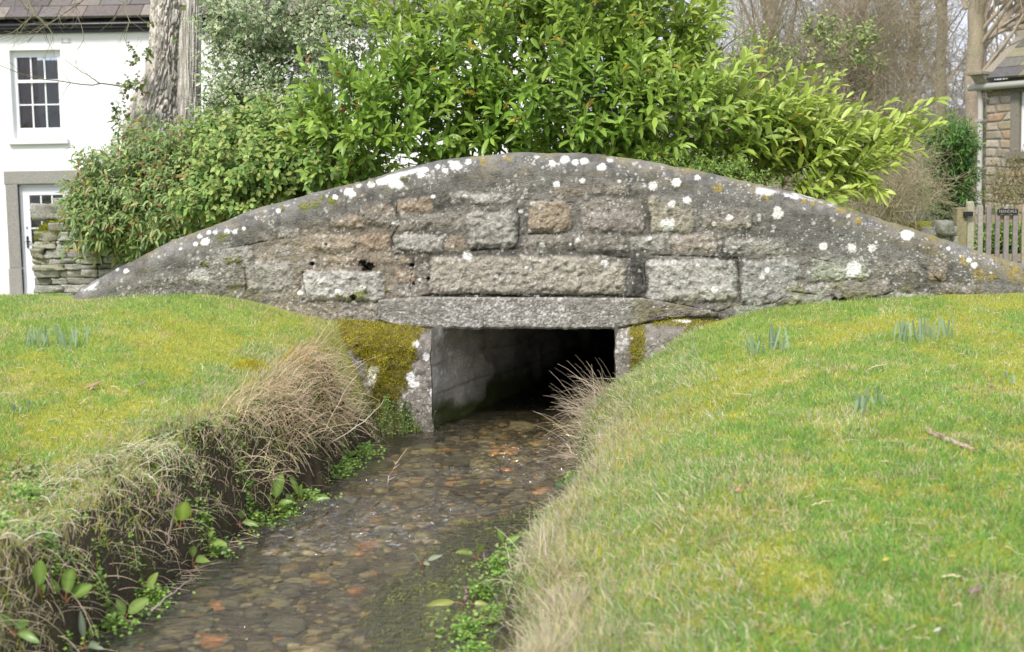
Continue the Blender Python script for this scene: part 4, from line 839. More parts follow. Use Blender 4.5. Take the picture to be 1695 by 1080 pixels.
# ================================================================= TREES AND SHRUBS
def branch(P, Rd, n, ln, spread, K=6, wob=.12, tmin=.25, tmax=1., droop=0., upb=0., rr=.55):
    """children of a set of paths P (N,K,3); returns paths and radii"""
    N, Kp, _ = P.shape; par = rng.integers(0, N, n); t_ = rng.uniform(tmin, tmax, n)*(Kp-1.001); i = t_.astype(int); f = (t_-i)[:, None]
    b0 = P[par, i]*(1-f)+P[par, i+1]*f; pd = nrm(P[par, i+1]-P[par, i]); r0 = (Rd[par, i]*(1-f[:, 0])+Rd[par, i+1]*f[:, 0])*rr
    d = nrm(pd+rvec(n)*spread+np.array([0, 0, upb])); L_ = rng.uniform(*ln, n)
    out = np.zeros((n, K, 3)); out[:, 0] = b0; st = L_/(K-1)
    for k in range(1, K):
        d = nrm(d+rvec(n)*wob+np.array([0, 0, -droop])); out[:, k] = out[:, k-1]+d*st[:, None]
    return out, np.maximum(r0[:, None]*np.linspace(1, .35, K)[None], .0012)
def sweep(pts, K=14):
    pts = np.array(pts, float); s = np.concatenate([[0], np.cumsum(np.linalg.norm(np.diff(pts, axis=0), axis=1))]); u = np.linspace(0, s[-1], K)
    return np.stack([np.interp(u, s, pts[:, i]) for i in range(3)], 1)
def join(lst, sides):
    V, F, o_ = [], [], 0
    for (P, Rd), sd_ in zip(lst, sides):
        v, f = tubes(P, Rd, sd_); V.append(v); F.append(f+o_); o_ += len(v)
    return np.concatenate(V), np.concatenate(F)
def barkcol(V, base, mossy=.0, seed=0):
    f = fbm(V[:, 0]*14, V[:, 1]*14, V[:, 2]*6, 3, seed); c = np.array(base)*(.6+.8*f)[:, None]
    return mixc(c, [.17, .18, .06], ss(.45, .65, fbm(V[:, 0]*4, V[:, 1]*4, V[:, 2]*3, 3, seed+1))*mossy)

# ---- the big old trunk ------------------------------------------------
TD = 13.6
def trunk_mesh(name, par, rows_, base, seed, deep, ridge):
    """rows_: (py, pxleft, pxright)"""
    rows_ = np.array(rows_, float); pys = np.linspace(rows_[0, 0], rows_[-1, 0], 330); l = np.interp(pys, rows_[:, 0], rows_[:, 1]); r = np.interp(pys, rows_[:, 0], rows_[:, 2])
    L3 = on_y(l, pys, TD); R3 = on_y(r, pys, TD); cen = (L3+R3)/2; rad = np.linalg.norm(R3-L3, axis=1)/2
    a = np.linspace(0, 2*np.pi, 241); A, Zi = np.meshgrid(a, np.arange(330)); ca, sa = np.cos(A), np.sin(A)
    cz = cen[:, 2][:, None]+0*A
    u = ca*3; v = sa*3
    wv = fbm(u*1.5, v*1.5, cz*2.5, 3, seed)
    f = fbm(u*ridge[0]+wv*2, v*ridge[0]+wv*2, cz*ridge[1], 4, seed+1); fis = np.abs(f-.5)*2
    big = fbm(u*.6, v*.6, cz*1.3, 3, seed+2)-.5
    rr_ = rad[:, None]*(1+.22*big)+deep*(ss(0, .35, fis)-.7)+deep*.35*(fbm(u*8, v*8, cz*14, 3, seed+3)-.5)
    V = np.stack([cen[:, 0][:, None]+rr_*ca, TD+rr_*sa*.9, cz], -1)
    c = np.array(base)*(.45+.75*ss(0, .3, fis))[..., None]*(.75+.5*fbm(u*6, v*6, cz*10, 3, seed+5))[..., None]
    c = mixc(c, [.24, .25, .22], ss(.5, .65, fbm(u*2, v*2, cz*3, 3, seed+6))*.4)
    return mk(name, V, gridF(330, 241), m_bark, par, c.reshape(-1, 3))
big = thing('old_tree', 'broad old tree with rough grey bark, clad in ivy, before the white cottage', 'tree', (on_y(270, 300, TD)[0], TD, .5))
trunk_mesh('trunk', big, [(-260, 262, 318), (-60, 252, 312), (0, 249, 310), (60, 247, 306), (120, 240, 302), (160, 222, 300), (200, 208, 300), (240, 204, 302), (300, 198, 304), (420, 190, 310)], (.56, .51, .46), 401, .028, (2.8, 12))
trunk_mesh('trunk', big, [(-260, 300, 350), (0, 295, 334), (60, 294, 332), (130, 293, 332), (200, 290, 333), (250, 288, 336), (420, 284, 344)], (.56, .52, .47), 421, .012, (3.5, 3))
# bare boughs drooping across the cottage front
def bough(pts, r0, n1, n2, ln1, ln2, sides=(6, 4, 3), droop=.03, spread=.9):
    P = np.array([sweep([on_y(x, y, Y) for x, y, Y in pts])]); P[0, 1:] += rng.normal(size=P[0, 1:].shape)*r0*.5
    Rd = np.array([np.linspace(r0, r0*.3, P.shape[1])]); lv = [(P, Rd)]
    if n1:
        c1 = branch(P, Rd, n1, ln1, spread, droop=droop, wob=.25, rr=.6); lv.append(c1)
        if n2: lv.append(branch(*c1, n2, ln2, spread*.9, K=5, droop=droop, wob=.3, rr=.6))
    return lv
lv = []
for pts, r0, n1, n2 in (([(222, 146, 13.5), (195, 143, 13.2), (160, 137, 13), (150, 143, 12.9), (110, 136, 12.7), (60, 130, 12.5), (25, 120, 12.4), (-20, 98, 12.3)], .008, 5, 3),
                        ([(165, 138, 13), (140, 122, 12.9), (107, 100, 12.8)], .005, 1, 0),
                        ([(180, -60, 13.4), (150, -10, 13.2), (110, 20, 13), (80, 40, 12.9), (60, 55, 12.8), (45, 70, 12.8)], .010, 14, 22),
                        ([(60, -60, 13.0), (45, -5, 12.8), (55, 25, 12.7), (30, 50, 12.6), (-10, 65, 12.5)], .010, 12, 20),
                        ([(120, -50, 13.2), (125, 20, 13), (135, 45, 12.9), (140, 65, 12.9), (128, 84, 12.8)], .007, 8, 12),
                        ([(225, -40, 13.4), (205, 10, 13.2), (215, 40, 13.1), (205, 60, 13), (215, 85, 13)], .007, 9, 12),
                        ([(20, -50, 12.8), (30, 0, 12.7), (75, 40, 12.6), (90, 60, 12.5), (82, 80, 12.5)], .007, 9, 12)):
    lv += bough(pts, r0, n1, n2, (.15, .4), (.08, .22))
V, F = join(lv, [6 if p.shape[0] == 1 else 3 for p, r in lv]); mk('bare_twigs', V, F, m_twig, big, barkcol(V, (.22, .20, .14), .3))

# ---- generic leafy shrub ---------------------------------------------
def lobes_pts(lobes, n, fill=.35, front=.75):
    """lobes: (px,py,rx px,ry px,D,rdepth m, weight)"""
    wts = np.array([l[6] for l in lobes], float); k = rng.choice(len(lobes), n, p=wts/wts.sum()); L_ = np.array(lobes, float)[k]
    u = rvec(n); u[:, 1] = np.where(rng.uniform(size=n) < front, -np.abs(u[:, 1]), u[:, 1]); rad = rng.uniform(fill, 1, n)**.5
    u = u*rad[:, None]
    c = on_y(L_[:, 0], L_[:, 1], L_[:, 4]); sc_ = L_[:, 4]/FPX
    p = c+np.stack([u[:, 0]*L_[:, 2]*sc_, u[:, 1]*L_[:, 5], u[:, 2]*L_[:, 3]*sc_], 1)
    return p, u, k
def above_bridge(p, mg=.05):
    """keep growth off the parapet itself"""
    return ~((p[:, 1] < YF+.55) & (p[:, 2] < ztop(p[:, 0])+mg) & (p[:, 0] > _aw[2, 0]))
def shoots(p, d, ln, nl, L, W, tmpl, colf, K=6, wob=.1, upb=.05, along=(.2, 1), leafang=.9, droopy=.15, rad=.0035, flat=0.):
    n = len(p); d = nrm(d); st = ln/(K-1); path = np.zeros((n, K, 3)); path[:, 0] = p; dd = d
    for k in range(1, K): dd = nrm(dd+rvec(n)*wob+np.array([0, 0, upb])); path[:, k] = path[:, k-1]+dd*st[:, None]
    t_ = np.linspace(along[0], along[1], nl)[None]*(K-1.001)+0*p[:, :1]; i = t_.astype(int); f = (t_-i)[..., None]; ar = np.arange(n)[:, None]
    lp = path[ar, i]*(1-f)+path[ar, i+1]*f; ax = nrm(path[ar, i+1]-path[ar, i])
    ref = np.where(np.abs(ax[..., 2:3]) > .9, np.array([1., 0, 0]), np.array([0, 0, 1.])); A = nrm(np.cross(ax, ref)); B = np.cross(ax, A)
    an = np.arange(nl)[None]*2.4+rng.uniform(0, 6.28, (n, 1)); radl = np.cos(an)[..., None]*A+np.sin(an)[..., None]*B*(1-flat)
    tipn = ((np.arange(nl)/max(nl-1, 1))[None]**2)[..., None]
    ld = nrm(ax*(1-leafang*.5+tipn*.7)+radl*leafang+rng.normal(size=radl.shape)*.15)
    nn = nrm(np.array([0, 0, 1.])*.8+ax*.3+rng.normal(size=ld.shape)*.35-np.array([0, .35, 0]))
    N = n*nl; sz = rng.uniform(.7, 1.15, N)*np.tile(1-.35*(np.arange(nl)/nl)**3, n)
    C = colf(N, np.repeat(np.arange(n), nl), lp.reshape(-1, 3), np.tile(np.arange(nl)/nl, n))
    V, F, CC = leafset(lp.reshape(-1, 3), ld.reshape(-1, 3), nn.reshape(-1, 3), L*sz, W*sz, tmpl, C, np.full(N, droopy)*rng.uniform(0, 2, N))
    return (V, F, CC), (path, np.full((n, K), rad)*np.linspace(1, .5, K)[None])
def cat(ms):
    o_ = 0; V, F, C = [], [], []
    for v, f, c in ms: V.append(v); F.append(f+o_); C.append(c); o_ += len(v)
    return np.concatenate(V), np.concatenate(F), np.concatenate(C)
def pick(cols, probs):
    cols = np.array(cols)
    def f(N, sh, p, t): return cols[rng.choice(len(cols), N, p=probs)]*rng.uniform(.75, 1.25, (N, 1))
    return f
# ---- cherry laurel ----------------------------------------------------
laurel = thing('laurel_bush', 'big glossy bright green laurel bush spreading over the top of the bridge', 'bush', (on_y(900, 300, 11.5)[0], 11.6, .5))
def laurelcol(N, sh, p, t):
    px_, py_, _ = proj(p); shc = rng.uniform(0, 1, sh.max()+1)[sh]
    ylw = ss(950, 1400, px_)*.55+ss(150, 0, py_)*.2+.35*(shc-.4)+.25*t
    c = mixc(np.tile(np.array([.19, .34, .045]), (N, 1)), [.44, .52, .10], np.clip(ylw, 0, 1)); r = rng.uniform(size=N)
    c = np.where((r < .012)[:, None], [.48, .36, .05], c); c = np.where(((r > .985) & (px_ < 700))[:, None], [.40, .17, .05], c)
    return c*rng.uniform(.75, 1.25, (N, 1))
LB = [(860, 150, 230, 150, 11.5, .9, 10), (1010, 60, 130, 130, 11.6, .8, 5), (1150, 235, 190, 85, 11.3, .7, 5), (650, 215, 130, 85, 11.2, .6, 4), (760, 60, 150, 90, 11.8, .7, 3.2), (930, -60, 190, 90, 12, .8, 3), (1020, 215, 240, 70, 11.0, .6, 5),
      (1075, 120, 65, 90, 11.6, .5, 1.6), (580, 225, 70, 70, 11.4, .4, 1.4), (1320, 275, 95, 38, 11.0, .4, 1.3)]
p, u, k = lobes_pts(LB, 1000); d = nrm(u+np.array([.25, -.45, .45])+rvec(len(p))*.35); right = ss(1050, 1280, proj(p)[0])*ss(120, 190, proj(p)[1]); d = nrm(d+right[:, None]*np.array([.9, -.1, .05]))
kk = above_bridge(p+d*.2, .02) & above_bridge(p, 0.) ; p, d = p[kk], d[kk]
m1, s1 = shoots(p, d, rng.uniform(.28, .5, len(p)), 13, .142, .043, LEAF, laurelcol, leafang=.8)
# long arching shoots reaching right
q = []; 
for (a, b_, c_, e_, Y_) in ((1180, 260, 1390, 160, 10.9), (1230, 265, 1340, 165, 11.1), (1250, 285, 1440, 215, 10.8), (1270, 280, 1470, 190, 10.9), (1300, 270, 1540, 185, 10.8), (1310, 290, 1530, 225, 10.7), (1280, 300, 1450, 285, 10.6), (1290, 300, 1425, 315, 10.6),
                             (1240, 260, 1400, 185, 11.1), (1250, 250, 1300, 165, 11), (1330, 270, 1480, 265, 10.7), (1200, 250, 1260, 160, 11.1), (1340, 280, 1500, 205, 10.9), (1140, 60, 1190, -5, 11.3), (1120, 90, 1175, 40, 11.2), (1100, 130, 1185, 95, 11.2), (1350, 290, 1470, 240, 10.6), (1220, 280, 1430, 200, 10.8), (1300, 250, 1520, 200, 11), (1380, 270, 1445, 300, 10.6),
                             (1360, 265, 1535, 205, 10.8), (1260, 270, 1380, 150, 11.0), (1150, 170, 1195, 130, 11.1), (1400, 250, 1500, 180, 10.9), (1330, 300, 1430, 345, 10.5)):
    for j in range(2):
        A_ = on_y(a+rng.normal()*8, b_+rng.normal()*8, Y_+.1); B_ = on_y(c_+rng.normal()*12, e_+rng.normal()*10, Y_-.1+rng.normal()*.1); q.append((A_, B_))
q = np.array(q); dd = q[:, 1]-q[:, 0]; ll = np.linalg.norm(dd, axis=1)
m2, s2 = shoots(q[:, 0], dd-np.array([0, 0, .12]), ll*1.05, 22, .145, .044, LEAF, laurelcol, leafang=.75, along=(.15, 1), wob=.05, upb=.05, K=8)
# inner leaves
n = 3600; p, u, k = lobes_pts(LB, n, fill=.0); kk = above_bridge(p, .05) & (p[:, 1] > 10.3); p = p[kk]; n = len(p)
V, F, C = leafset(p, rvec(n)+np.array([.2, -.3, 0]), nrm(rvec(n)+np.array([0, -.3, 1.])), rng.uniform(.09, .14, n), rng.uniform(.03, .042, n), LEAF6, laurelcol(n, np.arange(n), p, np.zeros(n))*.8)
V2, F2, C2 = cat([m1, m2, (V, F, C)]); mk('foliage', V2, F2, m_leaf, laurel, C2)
base = on_y(950, 330, 11.7); Pm = np.array([sweep([base+np.array([0, 0, -1]), base+np.array([x_, .1, .3]), base+np.array([x2, -.1, z2])], 8) for x_, x2, z2 in ((-.3, -1.4, 1.0), (.0, -.5, 1.6), (.3, .6, 1.5), (.6, 1.6, 1.0), (.2, 2.0, .35), (-.5, -1.7, .5), (.3, 1.2, 1.2))])
Rm = np.linspace(.035, .010, 8)[None]*np.ones((7, 1)); c1 = branch(Pm, Rm, 90, (.4, .9), .6, upb=.2); c2 = branch(*c1, 260, (.25, .5), .6, K=5)
V, F = join([(Pm, Rm), c1, c2, s1, s2], [7, 5, 3, 3, 3]); mk('branches', V, F, m_twig, laurel, barkcol(V, (.20, .19, .08), .2))

# ---- variegated holly -------------------------------------------------
def hollycol(N, sh, p, t):
    r = rng.uniform(size=N); e = np.tile(np.array([.84, .84, .58]), (N, 1)); e = np.where((r < .4)[:, None], [.42, .54, .26], e); c = np.tile(np.array([.13, .26, .10]), (N, 1)); c = np.where((r > .8)[:, None], [.20, .26, .14], c)
    b = rng.uniform(.7, 1.2, (N, 1)); return np.stack([c*b, e*b], 1)
def leafy(name, label, catg, lobes, nshoot, ln, nl, L, W, tmpl, colf, mat, stemcol, trunkpts=None, dirb=(0, -.5, .4), nin=0, leafang=.9, droopy=.2, front=.75, fill=.35, group=None, wob=.15):
    c0 = on_y(lobes[0][0], lobes[0][1], lobes[0][4]); root = thing(name, label, catg, (c0[0], lobes[0][4], .4), group=group)
    p, u, k = lobes_pts(lobes, nshoot, fill, front); d = nrm(u+np.array(dirb)+rvec(len(p))*.5); kk = above_bridge(p+d*.1, .03); p, d = p[kk], d[kk]
    m1, s1 = shoots(p, d, rng.uniform(*ln, len(p)), nl, L, W, tmpl, colf, K=5, leafang=leafang, droopy=droopy, wob=wob, rad=.0025); ms = [m1]
    if nin:
        p, u, k = lobes_pts(lobes, nin, 0., .5); kk = above_bridge(p, .05); p = p[kk]; n = len(p)
        ms.append(leafset(p, rvec(n), nrm(rvec(n)+np.array([0, -.4, .8])), rng.uniform(.8, 1.1, n)*L, rng.uniform(.8, 1.1, n)*W, LEAF6, colf(n, np.arange(n), p, np.zeros(n))))
    V, F, C = cat(ms); mk('foliage', V, F, mat, root, C)
    lv = [s1]; sd_ = [3]
    if trunkpts:
        for pts, r0 in trunkpts:
            P = np.array([sweep([on_y(x, y, Y) for x, y, Y in pts], 10)]); Rr = np.array([np.linspace(r0, r0*.3, 10)]); c1 = branch(P, Rr, 14, (.2, .6), .8); lv += [(P, Rr), c1, branch(*c1, 30, (.15, .35), .8, K=4)]; sd_ += [7, 4, 3]
    V, F = join(lv, sd_); mk('branches', V, F, m_twig, root, barkcol(V, stemcol, .3)); return root
leafy('holly_tree', 'variegated holly tree, small cream-edged leaves, between the old trunk and the laurel', 'tree', [(425, 30, 75, 60, 13.0, .5, 3), (412, 120, 52, 80, 13.0, .4, 3.6), (480, 130, 80, 70, 13.3, .5, 3.2), (560, 60, 80, 60, 13.0, .5, 2.6), (420, 190, 80, 50, 12.8, .4, 2.6), (560, 160, 60, 60, 13, .4, 1.6), (490, 20, 110, 40, 13.4, .4, 2), (640, 30, 60, 50, 12.8, .4, 1.4), (352, 40, 12, 40, 12.9, .2, .3)],
      1500, (.12, .25), 9, .052, .03, LEAF, hollycol, m_leaf, (.17, .16, .09), [([(365, 300, 13.4), (420, 150, 13.1), (480, 60, 13), (560, -20, 12.9)], .035), ([(420, 150, 13.1), (500, 90, 13), (600, 40, 12.8)], .018), ([(352, 170, 13.2), (395, 115, 12.9), (450, 70, 12.7), (520, 5, 12.6)], .016)])
leafy('holly_tree', 'pale variegated holly sprays showing above the middle of the laurel', 'tree', [(960, 25, 110, 28, 12.4, .3, 4), (800, 20, 60, 30, 12.5, .3, 1.5), (1060, 20, 50, 25, 12.4, .3, 1.2)], 420, (.12, .22), 9, .052, .03, LEAF, hollycol, m_leaf, (.17, .16, .09), [([(900, 120, 13.5), (890, 30, 13.2), (870, -40, 13)], .05)], dirb=(0, -.8, .2))
leafy('holly_tree', 'thin green holly branch reaching across the brown thicket', 'tree', [(1240, 110, 90, 35, 12.6, .3, 3), (1370, 85, 60, 28, 12.6, .25, 1.7), (1200, 150, 60, 25, 12.5, .3, 1.2), (1420, 60, 15, 14, 12.6, .1, .5), (1420, 100, 15, 12, 12.6, .1, .5), (1340, 70, 30, 20, 12.6, .2, .6)], 230, (.12, .25), 8, .052, .026, LEAF, pick([(.20, .27, .08), (.30, .36, .12), (.42, .44, .2)], [.45, .4, .15]), m_leaf, (.25, .23, .15), [([(1100, 150, 12.8), (1250, 115, 12.7), (1330, 110, 12.6), (1420, 90, 12.6)], .014)], dirb=(.5, -.2, .2))
# ---- rhododendron and ivy heap ----------------------------------------
def rhodocol(N, sh, p, t):
    r = rng.uniform(size=N); c = np.tile(np.array([.19, .30, .09]), (N, 1)); c = np.where((r < .35)[:, None], [.34, .43, .15], c); c = np.where((r > .93)[:, None], [.33, .19, .07], c); c = np.where(((r > .88) & (r < .93))[:, None], [.38, .38, .07], c)
    return c*rng.uniform(.7, 1.25, (N, 1))
leafy('rhododendron_bush', 'rounded bush with rusty brown tinges tumbling over the dry stone wall', 'bush', [(235, 325, 78, 50, 12.3, .5, 5), (178, 362, 46, 32, 12.1, .35, 2.2), (300, 300, 80, 60, 12.2, .5, 4), (232, 388, 70, 24, 12.0, .3, 1.8), (270, 260, 60, 40, 12.6, .4, 2), (320, 350, 90, 55, 11.8, .5, 3), (165, 290, 18, 22, 12.2, .1, .25), (350, 270, 60, 50, 12.4, .4, 2)],
      1150, (.14, .34), 11, .082, .026, LEAF, rhodocol, m_leaf, (.20, .15, .09), dirb=(-.1, -.5, .3), nin=1500, leafang=1.1, droopy=.35, wob=.2)
def ivycol(N, sh, p, t):
    r = rng.uniform(size=N); c = np.tile(np.array([.17, .29, .07]), (N, 1)); c = np.where((r < .45)[:, None], [.32, .42, .11], c); c = np.where((r > .9)[:, None], [.36, .38, .12], c); return c*rng.uniform(.7, 1.25, (N, 1))
leafy('ivy_mound', 'dense green ivy mound behind the left slope of the parapet', 'bush', [(430, 300, 90, 60, 11.4, .5, 5), (500, 260, 80, 60, 11.6, .4, 3.5), (380, 345, 70, 30, 11.2, .35, 2), (560, 290, 60, 40, 11.2, .4, 2), (400, 240, 60, 45, 12, .4, 2.4), (470, 210, 60, 30, 12, .3, 1.2)],
      1000, (.12, .3), 10, .055, .045, LEAF, ivycol, m_dull, (.2, .17, .1), nin=2000, leafang=1.2, droopy=.4)
leafy('ivy_plant', 'trailing ivy climbing the left edge of the old trunk', 'ivy', [(222, 155, 12, 16, 13.25, .08, 2), (208, 195, 8, 40, 13.25, .08, 2), (232, 100, 10, 16, 13.3, .06, 1.5), (248, 20, 12, 20, 13.3, .08, 1), (300, 10, 25, 12, 13.1, .06, 1.4), (205, 225, 6, 14, 13.2, .06, 1), (240, 140, 10, 10, 13.1, .05, .6), (295, 72, 8, 8, 13.1, .05, .5)], 44, (.06, .14), 6, .045, .04, LEAF, pick([(.12, .17, .05), (.2, .24, .07), (.16, .13, .07)], [.5, .3, .2]), m_dull, (.16, .13, .1), droopy=.5)
leafy('low_ivy', 'strip of fine bright leaves along the rear of the right parapet crest', 'bush', [(1150, 282, 70, 8, 10.35, .2, 3), (1220, 300, 50, 8, 10.3, .2, 1.5)], 130, (.08, .16), 9, .045, .016, LEAF6, pick([(.16, .28, .05), (.26, .36, .08)], [.6, .4]), m_dull, (.2, .17, .1), nin=100)
# ---- evergreen bush by the gate ---------------------------------------
leafy('evergreen_bush', 'dark hollow-hearted evergreen bush left of the picket gate', 'bush', [(1575, 260, 22, 45, 14.6, .4, 3), (1555, 235, 28, 22, 14.5, .4, 2), (1568, 320, 26, 48, 14.9, .3, 2.2), (1550, 300, 22, 50, 15.3, .3, 2), (1580, 300, 14, 40, 14.6, .3, 1)], 520, (.12, .25), 10, .07, .02, LEAF6, pick([(.07, .17, .03), (.12, .26, .04), (.2, .34, .08)], [.4, .4, .2]), m_leaf, (.15, .12, .08), nin=2200)
leafy('wall_shrub', 'brownish twiggy climber against the right cottage wall', 'bush', [(1680, 300, 40, 32, 17.5, .3, 3), (1650, 330, 25, 22, 17, .3, 1)], 260, (.12, .25), 8, .04, .02, LEAF6, pick([(.24, .20, .09), (.2, .24, .09), (.3, .22, .14)], [.5, .3, .2]), m_dull, (.3, .25, .17), nin=500)
leafy('garden_plants', 'low green plants showing between the gate pickets', 'plant', [(1640, 400, 70, 32, 14.4, .3, 3), (1700, 410, 40, 36, 14.2, .3, 1.4)], 260, (.1, .2), 8, .06, .03, LEAF6, pick([(.16, .30, .05), (.3, .42, .08), (.08, .16, .04)], [.4, .3, .3]), m_dull, (.2, .2, .1), nin=900)

# ---- bare twiggy growth -----------------------------------------------
def thicket(name, label, stems, D, n1, n2, n3, l1, l2, l3, col, r0=.02, mossy=.2, spread=(.7, .9, 1.0), droop=.02, catg='bush'):
    c0 = on_y(stems[0][0], stems[0][1], D); root = thing(name, label, catg, (c0[0], D, .3))
    P = np.array([sweep([on_y(a, b_, D+rng.normal()*.2), on_y((a+c_)/2+rng.normal()*8, (b_+e_)/2, D+rng.normal()*.3), on_y(c_, e_, D+rng.normal()*.4)], 8) for a, b_, c_, e_ in stems])
    Rr = np.linspace(r0, r0*.35, 8)[None]*np.ones((len(P), 1)); a1 = branch(P, Rr, n1, l1, spread[0], wob=.2); a2 = branch(*a1, n2, l2, spread[1], wob=.3, K=5, droop=droop); a3 = branch(*a2, n3, l3, spread[2], wob=.35, K=5, droop=droop)
    V, F = join([(P, Rr), a1], [6, 4]); mk('stems', V, F, m_twig, root, barkcol(V, col, mossy))
    V, F = join([a2, a3], [3, 3]); a3c = barkcol(V, col, mossy); mk('twigs', V, F, m_twig, root, a3c); return root
st_ = [(1230+rng.uniform(-60, 260), 400, 1180+rng.uniform(0, 340), rng.uniform(-80, 150)) for _ in range(34)]
thicket('thorn_thicket', 'dense brown leafless thicket filling the gap right of the laurel', st_, 16.5, 420, 3400, 19000, (.5, 1.2), (.3, .7), (.15, .45), (.44, .37, .27), .018, .45)
st_ = [(1400+rng.uniform(-20, 120), 400, 1385+rng.uniform(0, 145), rng.uniform(225, 330)) for _ in range(22)]
thicket('bare_hedge', 'tangled leafless olive brown hedge above the right end of the parapet', st_, 13.0, 160, 1100, 3600, (.2, .5), (.15, .35), (.08, .22), (.45, .39, .26), .01, .5)
st_ = [(1480+rng.uniform(-40, 160), 420, 1480+rng.uniform(-60, 200), rng.uniform(80, 260)) for _ in range(14)]
thicket('sapling_screen', 'pale grey leafless saplings arching between the tall tree trunks', st_, 23.6, 160, 900, 3200, (.6, 1.4), (.3, .9), (.2, .6), (.44, .40, .33), .016, .2)
# ---- tall bare trees ---------------------------------------------------
def bare_tree(label, D, base, tops, r0, n1, n2, n3, seed, col=(.36, .30, .23), limbs=()):
    c0 = on_y(*base, D); root = thing('bare_tree', label, 'tree', (c0[0], D, .0), group='tall leafless trees behind the cottages')
    P = np.array([sweep([on_y(base[0], base[1]+40, D)]+[on_y(x, y, D) for x, y in tp], 22) for tp in tops]); P[:, 1:, 0] += np.cumsum(rng.normal(size=P[:, 1:, 0].shape)*.02, 1); P[:, 1:, 1] += np.cumsum(rng.normal(size=P[:, 1:, 1].shape)*.05, 1)
    Rr = np.linspace(1, .6, 22)[None]*np.array([r0*(1 if i == 0 else .8) for i in range(len(tops))])[:, None]
    V, F = tubes(P, Rr, 12); mk('trunk', V, F, m_bark, root, barkcol(V, col, .45, seed))
    lv = []; sd_ = []
    for pts, rl in limbs:
        q = np.array([sweep([on_y(x, y, D+.1*i) for i, (x, y) in enumerate(pts)], 10)]); rq = np.array([np.linspace(rl, rl*.4, 10)]); lv.append((q, rq)); sd_.append(7)
        c1 = branch(q, rq, 12, (.8, 2), .7, rr=.5); c2 = branch(*c1, 60, (.4, 1.1), .8, K=5); lv += [c1, c2, branch(*c2, 240, (.25, .7), .8, K=5)]; sd_ += [4, 3, 3]
    a1 = branch(P, Rr, n1, (1.2, 3.2), .8, tmin=.35, wob=.14, upb=.3, rr=.3); a2 = branch(*a1, n2, (.5, 1.6), .7, wob=.2, K=6, upb=.1); a3 = branch(*a2, n3, (.3, .9), .8, wob=.3, K=5)
    V, F = join(lv+[a1, a2, a3], sd_+[5, 3, 3]); mk('crown', V, F, m_twig, root, barkcol(V, (col[0]*1.15, col[1]*1.15, col[2]*1.15), .2, seed))
bare_tree('straight leafless tree just left of the patch of open sky', 24, (1552, 400), [[(1556, 300), (1556, 150), (1560, 0), (1562, -300)]], .11, 26, 190, 900, 1)
bare_tree('twin-stemmed leafless tree with boughs arching over the right cottage', 23, (1608, 400), [[(1606, 300), (1604, 150), (1610, 0), (1612, -300)], [(1612, 250), (1622, 100), (1626, 0), (1640, -300)]], .17, 30, 200, 900, 2,
          limbs=[([(1618, 90), (1640, 60), (1670, 25), (1700, -5), (1750, -40)], .07), ([(1622, 70), (1660, 50), (1700, 30), (1760, 20)], .045), ([(1616, 60), (1640, 20), (1660, -10), (1680, -60)], .04), ([(1600, 15), (1590, -10), (1580, -60)], .04)])
bare_tree('slender brown leafless tree rising from the right edge of the thicket', 25, (1512, 400), [[(1516, 300), (1514, 150), (1520, 50), (1516, -200)]], .075, 24, 170, 800, 3, col=(.40, .30, .22))
bare_tree('leafless tree mostly hidden by the thicket, its crown above it', 28, (1440, 400), [[(1436, 300), (1440, 150), (1430, 0), (1440, -250)]], .12, 30, 220, 1000, 4)
bare_tree('far leafless tree behind the right cottage roof', 34, (1700, 400), [[(1700, 200), (1690, 50), (1700, -200)]], .16, 30, 260, 1100, 5)
bare_tree('leafless tree standing behind the laurel and hollies', 27, (1280, 400), [[(1275, 250), (1270, 100), (1280, -250)]], .14, 30, 260, 1100, 6)
# pale bough arching across the sky gap
bt = thing('pale_sapling', 'pale arching leafless bough crossing in front of the tall trees', 'tree', (on_y(1420, 60, 18)[0], 18, .3))
lv = bough([(1380, 330, 18), (1400, 120, 18), (1440, 30, 17.9), (1490, 12, 17.8), (1540, 15, 17.7), (1570, 30, 17.6), (1600, 60, 17.5)], .016, 16, 50, (.3, .8), (.2, .5)); V, F = join(lv, [6, 4, 3]); mk('branches', V, F, m_twig, bt, barkcol(V, (.42, .40, .33), .1))
# far wood on the skyline
n = 16000; D_ = rng.uniform(55, 75, n); X_ = rng.uniform(-40, 60, n); hh = 5+3*fbm(X_*.12, D_*.1, 0, 3, 4); b0 = np.stack([X_, D_, rng.uniform(-.4, 1, n)*hh], 1); L_ = rng.uniform(1, 3, n)
P = b0[:, None]+nrm(rvec(n)+np.array([0, 0, .9]))[:, None]*L_[:, None, None]*np.linspace(0, 1, 4)[None, :, None]+rng.normal(size=(n, 4, 3))*.1
V, F = tubes(P, np.full((n, 4), .03)*np.linspace(1, .4, 4), 3); tag(mk('far_wood', V, F, m_twig, C=np.tile(np.array([.22, .20, .19]), (len(V), 1))), kind='stuff', label='far leafless wood on the skyline', cat='wood')
